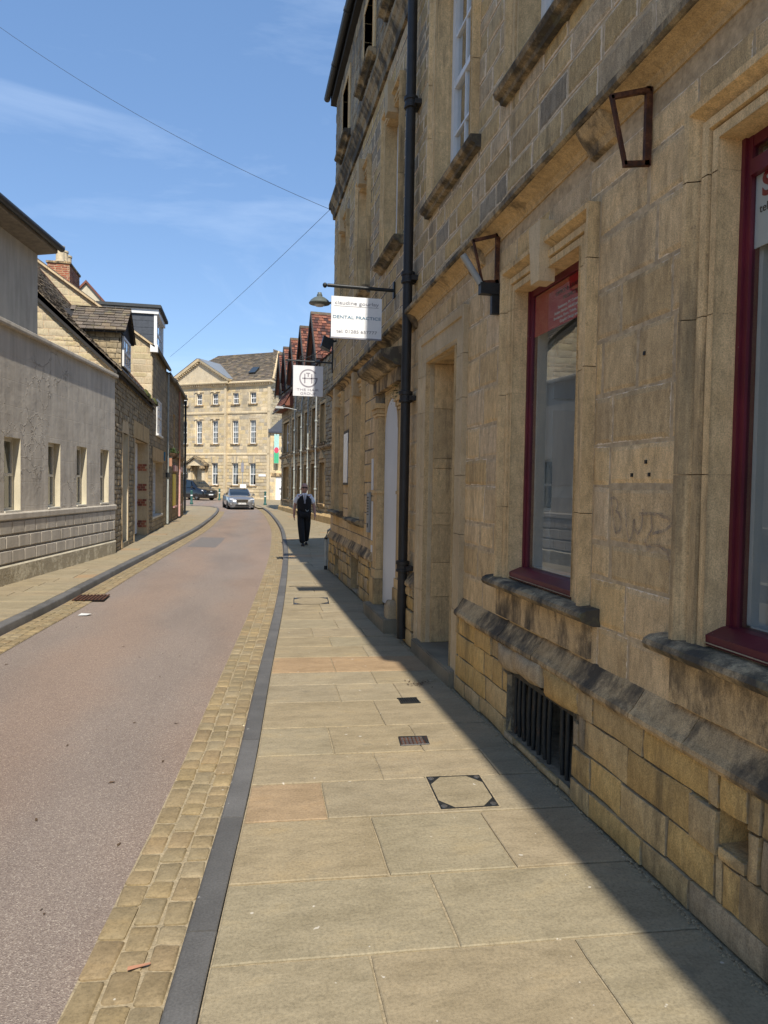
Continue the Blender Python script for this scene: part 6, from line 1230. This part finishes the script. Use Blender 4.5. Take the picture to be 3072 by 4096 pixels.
for s_ in (-1, 1):
    loft('windscreen_pillar', M['paint_grey'], car, [[(s_*(w-.03), y, z), (s_*(w+.03), y, z-.01), (s_*(w+.03), y+.03, z+.03), (s_*(w-.03), y+.03, z+.03)] for y, w, z in ((1.42, .74, .98), (1.95, .68, 1.27), (2.35, .61, 1.43))], X)
    loft('roof_rail', M['chrome'], car, [[(s_*.6, y, 1.46), (s_*.63, y, 1.46), (s_*.63, y, 1.5), (s_*.6, y, 1.5)] for y in (2.6, 4.2)], X)
    mr = loft('mirror', M['paint_grey'], car, [[(s_*(.93+d), y, .96), (s_*(1.07+d*.3), y, .97), (s_*(1.08), y, 1.09), (s_*(.95), y, 1.1)] for y, d in ((1.62, .02), (1.78, 0), (1.85, .01))], X)
    loft('headlight', M['headlamp'], car, [[(s_*.5, y, .66), (s_*.82, y+.1, .68), (s_*.86, y+.16, .76), (s_*.6, y+.06, .77)] for y in (.0, .12)], X)
    loft('inner_headlight', M['headlamp'], car, [[(s_*.42, y, .58), (s_*.55, y+.02, .58), (s_*.58, y+.04, .7), (s_*.46, y+.02, .7)] for y in (.0, .1)], X)
    loft('running_light', M['headlamp'], car, [[(s_*.52, y, .36), (s_*.78, y+.06, .36), (s_*.78, y+.06, .42), (s_*.54, y, .42)] for y in (-.01, .08)], X)
    for y in (.95, 3.85): wheel(car, X, s_*.83, y, .325, .22)
loft('grille', M['chrome'], car, [[(-.36, y, .47), (.36, y, .47), (.42, y, .68), (.3, y, .71), (-.3, y, .71), (-.42, y, .68)] for y in (-.045, .1)], X)
loft('grille_mesh', M['plastic_black'], car, [[(-.33, y, .495), (.33, y, .495), (.385, y, .665), (-.385, y, .665)] for y in (-.055, .05)], X)
for k in range(3): loft('grille_bar', M['chrome'], car, [[(-.36, y, .53+k*.045), (.36, y, .53+k*.045), (.36, y, .542+k*.045), (-.36, y, .542+k*.045)] for y in (-.065, -.05)], X)
loft('lower_intake', M['plastic_black'], car, [[(-.5, y, .24), (.5, y, .24), (.42, y, .36), (-.42, y, .36)] for y in (-.035, .06)], X)
loft('splitter', M['paint_grey'], car, [[(-.8, y, .17), (.8, y, .17), (.8, y, .215), (-.8, y, .215)] for y in (.02, .2)], X)
pl = loft('number_plate', M['plate'], car, [[(-.26, y, .37), (.26, y, .37), (.26, y, .48), (-.26, y, .48)] for y in (-.062, -.05)], X)
xd = V3(X((1, 0, 0)))-V3(X((0, 0, 0))); lettering(pl, 'KU60 GEY', .1, X((-.24, -.064, .388)), xd, (0, 0, 1), M['ink_black'], .48, ext=.0005)
van = thing('black_van', 'black passenger van parked at the junction behind the left corner', 'van', (-3.0, 73, g(73)-.1)); X = xf(-2.55, 71.3, g(72)-.1, R_(42))
body('body', M['paint_black'], van, X, [(0, .8, .25, .8, .9, .7, .03), (.1, .93, .22, .92, .98, .78, .04), (.4, .98, .22, 1.0, 1.08, .84, .05), (.95, .99, .22, 1.1, 1.2, .84, .04), (1.3, .99, .22, 1.15, 1.45, .8, .03), (1.8, .99, .22, 1.2, 1.85, .76, .04), (2.4, .99, .22, 1.2, 1.94, .78, .05), (5.0, .98, .25, 1.2, 1.94, .78, .04), (5.25, .95, .3, 1.15, 1.85, .75, .03)])
loft('windscreen', M['car_glass'], van, [[(-.8, 1.0, 1.24), (.8, 1.0, 1.24), (.7, 1.8, 1.86), (-.7, 1.8, 1.86)], [(-.8, 1.03, 1.29), (.8, 1.03, 1.29), (.7, 1.83, 1.91), (-.7, 1.83, 1.91)]], X, 30)
for s_ in (-1, 1):
    for ya, yb in ((1.6, 2.5), (2.65, 3.9), (4.0, 5.0)): loft('side_window', M['car_glass'], van, [[(s_*.985, y0, 1.22), (s_*.985, y1, 1.22), (s_*.83, y1, 1.8), (s_*.83, max(y0, 1.95), 1.8)] for y0, y1 in ((ya, yb),)]+[[(s_*.995, ya, 1.22), (s_*.995, yb, 1.22), (s_*.84, yb, 1.8), (s_*.84, max(ya, 1.95), 1.8)]], X, 30)
    loft('headlight', M['headlamp'], van, [[(s_*.55, y, .85), (s_*.93, y+.16, .88), (s_*.94, y+.2, 1.0), (s_*.6, y+.05, .93)] for y in (-.01, .1)], X)
    loft('fog_light', M['headlamp'], van, [[(s_*.7, y, .5), (s_*.85, y+.06, .5), (s_*.85, y+.06, .6), (s_*.7, y, .6)] for y in (.0, .1)], X)
    loft('mirror', M['paint_black'], van, [[(s_*1.0, y, 1.12), (s_*1.2, y, 1.12), (s_*1.22, y, 1.35), (s_*1.02, y, 1.33)] for y in (1.35, 1.5)], X)
    for y in (.95, 4.2): wheel(van, X, s_*.88, y, .345, .22)
loft('grille', M['plastic_black'], van, [[(-.55, y, .7), (.55, y, .7), (.5, y, .92), (-.5, y, .92)] for y in (-.03, .06)], X)
loft('badge', M['chrome'], van, [[(.14*math.cos(6.283*i/12), y, .86+.055*math.sin(6.283*i/12)) for i in range(12)] for y in (-.05, -.02)], X)
loft('number_plate', M['plate'], van, [[(-.26, y, .5), (.26, y, .5), (.26, y, .61), (-.26, y, .61)] for y in (-.035, 0)], X)

# ================================================================ PERSON WALKING
def skin(name, mat, parent, V, E, rad, w, root=0, sub=2):
    me = bpy.data.meshes.new('sk'); me.from_pydata(V, E, []); o = bpy.data.objects.new('sk', me); COL.objects.link(o)
    md = o.modifiers.new('s', 'SKIN'); md.use_smooth_shade = True
    for i, v in enumerate(me.skin_vertices[0].data):
        r = rad[i]; v.radius = r if isinstance(r, tuple) else (r, r); v.use_root = (i == root)
    sd = o.modifiers.new('d', 'SUBSURF'); sd.levels = sd.render_levels = sub
    dg = bpy.context.evaluated_depsgraph_get(); dg.update(); m2 = bpy.data.meshes.new_from_object(o.evaluated_get(dg)); bpy.data.objects.remove(o)
    m2.materials.clear(); m2.materials.append(mat); m2.name = name
    m2.polygons.foreach_set('use_smooth', [True]*len(m2.polygons)); return reg(bpy.data.objects.new(name, m2), parent, w)
PX, PY_ = 1.86, 20.8; pw = (PX, PY_, 0)
pe = thing('person', 'person in black waistcoat, white shirt and sunglasses walking on the shaded pavement', 'person', pw)
# local x to viewer's right, -y towards the camera
ank = {'l': (-.05, -.2, .09), 'r': (.075, .2, .12)}; kn = {'l': (-.09, -.12, .5), 'r': (.095, .02, .49)}; hp = {'l': (-.1, 0, .9), 'r': (.1, 0, .9)}
sh = {'l': (-.2, 0, 1.42), 'r': (.2, 0, 1.42)}; el = {'l': (-.265, .05, 1.13), 'r': (.28, -.0, 1.13)}; wr = {'l': (-.285, .02, .88), 'r': (.3, -.1, .9)}
V = [(0, 0, .95), (0, -.01, 1.15), (0, 0, 1.33), (0, .01, 1.45), (0, -.01, 1.53), (0, -.02, 1.6), (0, -.025, 1.68)]; rad = [(.15, .11), (.16, .13), (.165, .11), (.075, .075), (.06, .06), (.075, .088), (.07, .085)]; E = [(i, i+1) for i in range(6)]
for k in 'lr':
    s_ = -1 if k == 'l' else 1; b0 = len(V); V += [sh[k], el[k], wr[k], (wr[k][0]+s_*.005, wr[k][1]-.02, wr[k][2]-.07)]; rad += [.062, .048, .032, (.022, .036)]; E += [(2, b0), (b0, b0+1), (b0+1, b0+2), (b0+2, b0+3)]
    hx, hy, hz = V[-1]
    for f_, (dx, dl) in enumerate(((-.026, .075), (-.009, .088), (.009, .085), (.026, .068))):
        c0 = len(V); V += [(hx-s_*.004, hy+dx, hz-.028), (hx-s_*.012, hy+dx*1.1, hz-.028-dl*.5), (hx-s_*.03, hy+dx*1.1, hz-.028-dl*.9)]; rad += [.0105, .0095, .008]; E += [(b0+3, c0), (c0, c0+1), (c0+1, c0+2)]
    c0 = len(V); V += [(hx-s_*.012, hy-.042, hz+.01), (hx-s_*.022, hy-.055, hz-.04)]; rad += [.012, .0095]; E += [(b0+3, c0), (c0, c0+1)]
    b1 = len(V); V += [hp[k], kn[k], ank[k]]; rad += [.1, .065, .045]; E += [(0, b1), (b1, b1+1), (b1+1, b1+2)]
bdy = skin('body', M['skin'], pe, V, E, rad, pw)
# head with nose, ears and chin
m = MB(); rings = []
for z, rx, ry, dy in ((1.515, .05, .055, -.01), (1.535, .07, .08, -.025), (1.57, .08, .092, -.025), (1.62, .086, .1, -.02), (1.665, .089, .105, -.015), (1.71, .085, .102, -.01), (1.745, .068, .082, -.005), (1.772, .034, .042, 0)):
    rings.append([m.p(PX+rx*math.cos(6.283*h/16), PY_+dy+ry*math.sin(6.283*h/16), z) for h in range(16)])
for A_, B_ in zip(rings, rings[1:]):
    for h in range(16): m.f.append([A_[h], A_[(h+1) % 16], B_[(h+1) % 16], B_[h]])
m.f.append(rings[-1]); m.f.append(rings[0][::-1]); hd = m.build('head', M['skin'], pe, smooth=80)
MB().hexa([(PX-.018, PY_-.115, 1.59), (PX+.018, PY_-.115, 1.59), (PX-.013, PY_-.15, 1.6), (PX+.013, PY_-.15, 1.6), (PX-.008, PY_-.11, 1.655), (PX+.008, PY_-.11, 1.655), (PX-.006, PY_-.128, 1.655), (PX+.006, PY_-.128, 1.655)]).build('nose', M['skin'], hd, smooth=80)
for s_ in (-1, 1): MB().lathe((PX+s_*.091, PY_-.01, 1.6), [(.006, 0), (.016, .01), (.02, .035), (.016, .055), (.006, .06)], 8).build('ear', M['skin'], hd, smooth=80)
MB().box(PX-.025, PY_*0+PX+.025, PY_-.122, PY_-.105, 1.56, 1.567).build('mouth', M['terracotta'], hd)
m = MB()
for s_ in (-1, 1): m.hexa([(PX+s_*.008, PY_-.135, 1.632), (PX+s_*.066, PY_-.112, 1.632), (PX+s_*.008, PY_-.122, 1.632), (PX+s_*.066, PY_-.1, 1.632), (PX+s_*.006, PY_-.135, 1.668), (PX+s_*.072, PY_-.11, 1.668), (PX+s_*.006, PY_-.122, 1.668), (PX+s_*.072, PY_-.098, 1.668)])
m.box(PX-.085, PX+.085, PY_-.132, PY_-.12, 1.66, 1.668); gl_ = m.build('sunglasses', M['shoe'], hd)
m = MB(); rings = []
for z, k in ((1.64, 1.03), (1.68, 1.03), (1.72, 1.04), (1.75, 1.06), (1.772, .7)):
    r0 = {1.64: (.089, .105), 1.68: (.089, .105), 1.72: (.083, .1), 1.75: (.066, .078), 1.772: (.042, .05)}[z]; rings.append([m.p(PX+r0[0]*k*math.cos(a), PY_-.008+r0[1]*k*math.sin(a), z) for a in [R_(-25)+R_(230)*h/12 for h in range(13)]])
for A_, B_ in zip(rings, rings[1:]):
    for h in range(12): m.f.append([A_[h], A_[h+1], B_[h+1], B_[h]])
m.build('hair', M['hair'], hd, smooth=80)
# clothes
V = [(0, .005, .92), (0, 0, 1.1), (0, 0, 1.3), (0, .005, 1.44), (0, 0, 1.49)]; rad = [(.16, .12), (.17, .135), (.17, .115), (.1, .08), (.07, .07)]; E = [(0, 1), (1, 2), (2, 3), (3, 4)]
for k in 'lr': b0 = len(V); p, q = V3(sh[k]), V3(el[k]); V += [tuple(p+V3((-.02*(1 if k == 'r' else -1), 0, -.015))), tuple(p+(q-p)*.55), tuple(p+(q-p)*.8)]; rad += [.07, .078, .074]; E += [(2, b0), (b0, b0+1), (b0+1, b0+2)]
skin('shirt', M['shirt'], pe, V, E, rad, pw)
V = [(0, 0, .9), (0, -.005, 1.05), (0, -.008, 1.2), (0, -.004, 1.33), (-.125, -.0, 1.44), (.125, -.0, 1.44)]; rad = [(.2, .15), (.215, .175), (.225, .178), (.225, .165), (.11, .13), (.11, .13)]; skin('waistcoat', M['black_cloth'], pe, V, [(0, 1), (1, 2), (2, 3), (3, 4), (3, 5)], rad, pw)
V = [(0, 0, .93)]; rad = [(.175, .13)]; E = []
for k in 'lr': b0 = len(V); V += [hp[k], kn[k], (ank[k][0], ank[k][1], ank[k][2]-.03)]; rad += [(.12, .125), .1, .088]; E += [(0, b0), (b0, b0+1), (b0+1, b0+2)]
skin('trousers', M['black_cloth'], pe, V, E, rad, pw)
for k in 'lr':
    x, y, z = ank[k]; z -= .06; m = MB(); m.lump([(PX+x+a*.05, PY_+y-.08+c*.145) for a, c in ((-.7, -1), (.7, -1), (1, -.5), (1, .5), (.7, 1), (-.7, 1), (-1, .5), (-1, -.5))], lambda a, c, h: (a, c, h), 0.0 if k == 'l' else .02, .04, .075, .015, 0, .01); m.build('shoe', M['shoe'], pe, smooth=70)
m = MB(); m.poly([(PX-.055, PY_-.14, 1.47), (PX-.02, PY_-.152, 1.2), (PX+.02, PY_-.152, 1.2), (PX+.055, PY_-.14, 1.47)]); m.f[0] = m.f[0]
m = MB(); m.hexa([(PX-.055, PY_-.15, 1.48), (PX+.055, PY_-.15, 1.48), (PX-.055, PY_-.1, 1.48), (PX+.055, PY_-.1, 1.48), (PX-.006, PY_-.2, 1.2), (PX+.006, PY_-.2, 1.2), (PX-.006, PY_-.15, 1.2), (PX+.006, PY_-.15, 1.2)]); m.build('shirt_front', M['shirt'], pe)
m = MB(); m.hexa([(PX-.014, PY_-.165, 1.46), (PX+.014, PY_-.165, 1.46), (PX-.014, PY_-.142, 1.46), (PX+.014, PY_-.142, 1.46), (PX-.022, PY_-.21, 1.2), (PX+.022, PY_-.21, 1.2), (PX-.022, PY_-.17, 1.2), (PX+.022, PY_-.17, 1.2)]); m.build('tie', M['ink_grey'], pe)
for s_ in (-1, 1): MB().hexa([(PX+s_*.005, PY_-.13, 1.49), (PX+s_*.06, PY_-.085, 1.5), (PX+s_*.005, PY_-.12, 1.49), (PX+s_*.06, PY_-.075, 1.5), (PX+s_*.03, PY_-.145, 1.45), (PX+s_*.075, PY_-.11, 1.46), (PX+s_*.03, PY_-.135, 1.45), (PX+s_*.075, PY_-.1, 1.46)]).build('collar', M['shirt'], pe)
MB().tube([(PX+.02+.1*i/8, PY_-.19+.012*i/8, 1.03-.05*math.sin(math.pi*i/8)) for i in range(9)], .004, 5).build('watch_chain', M['silver'], pe)
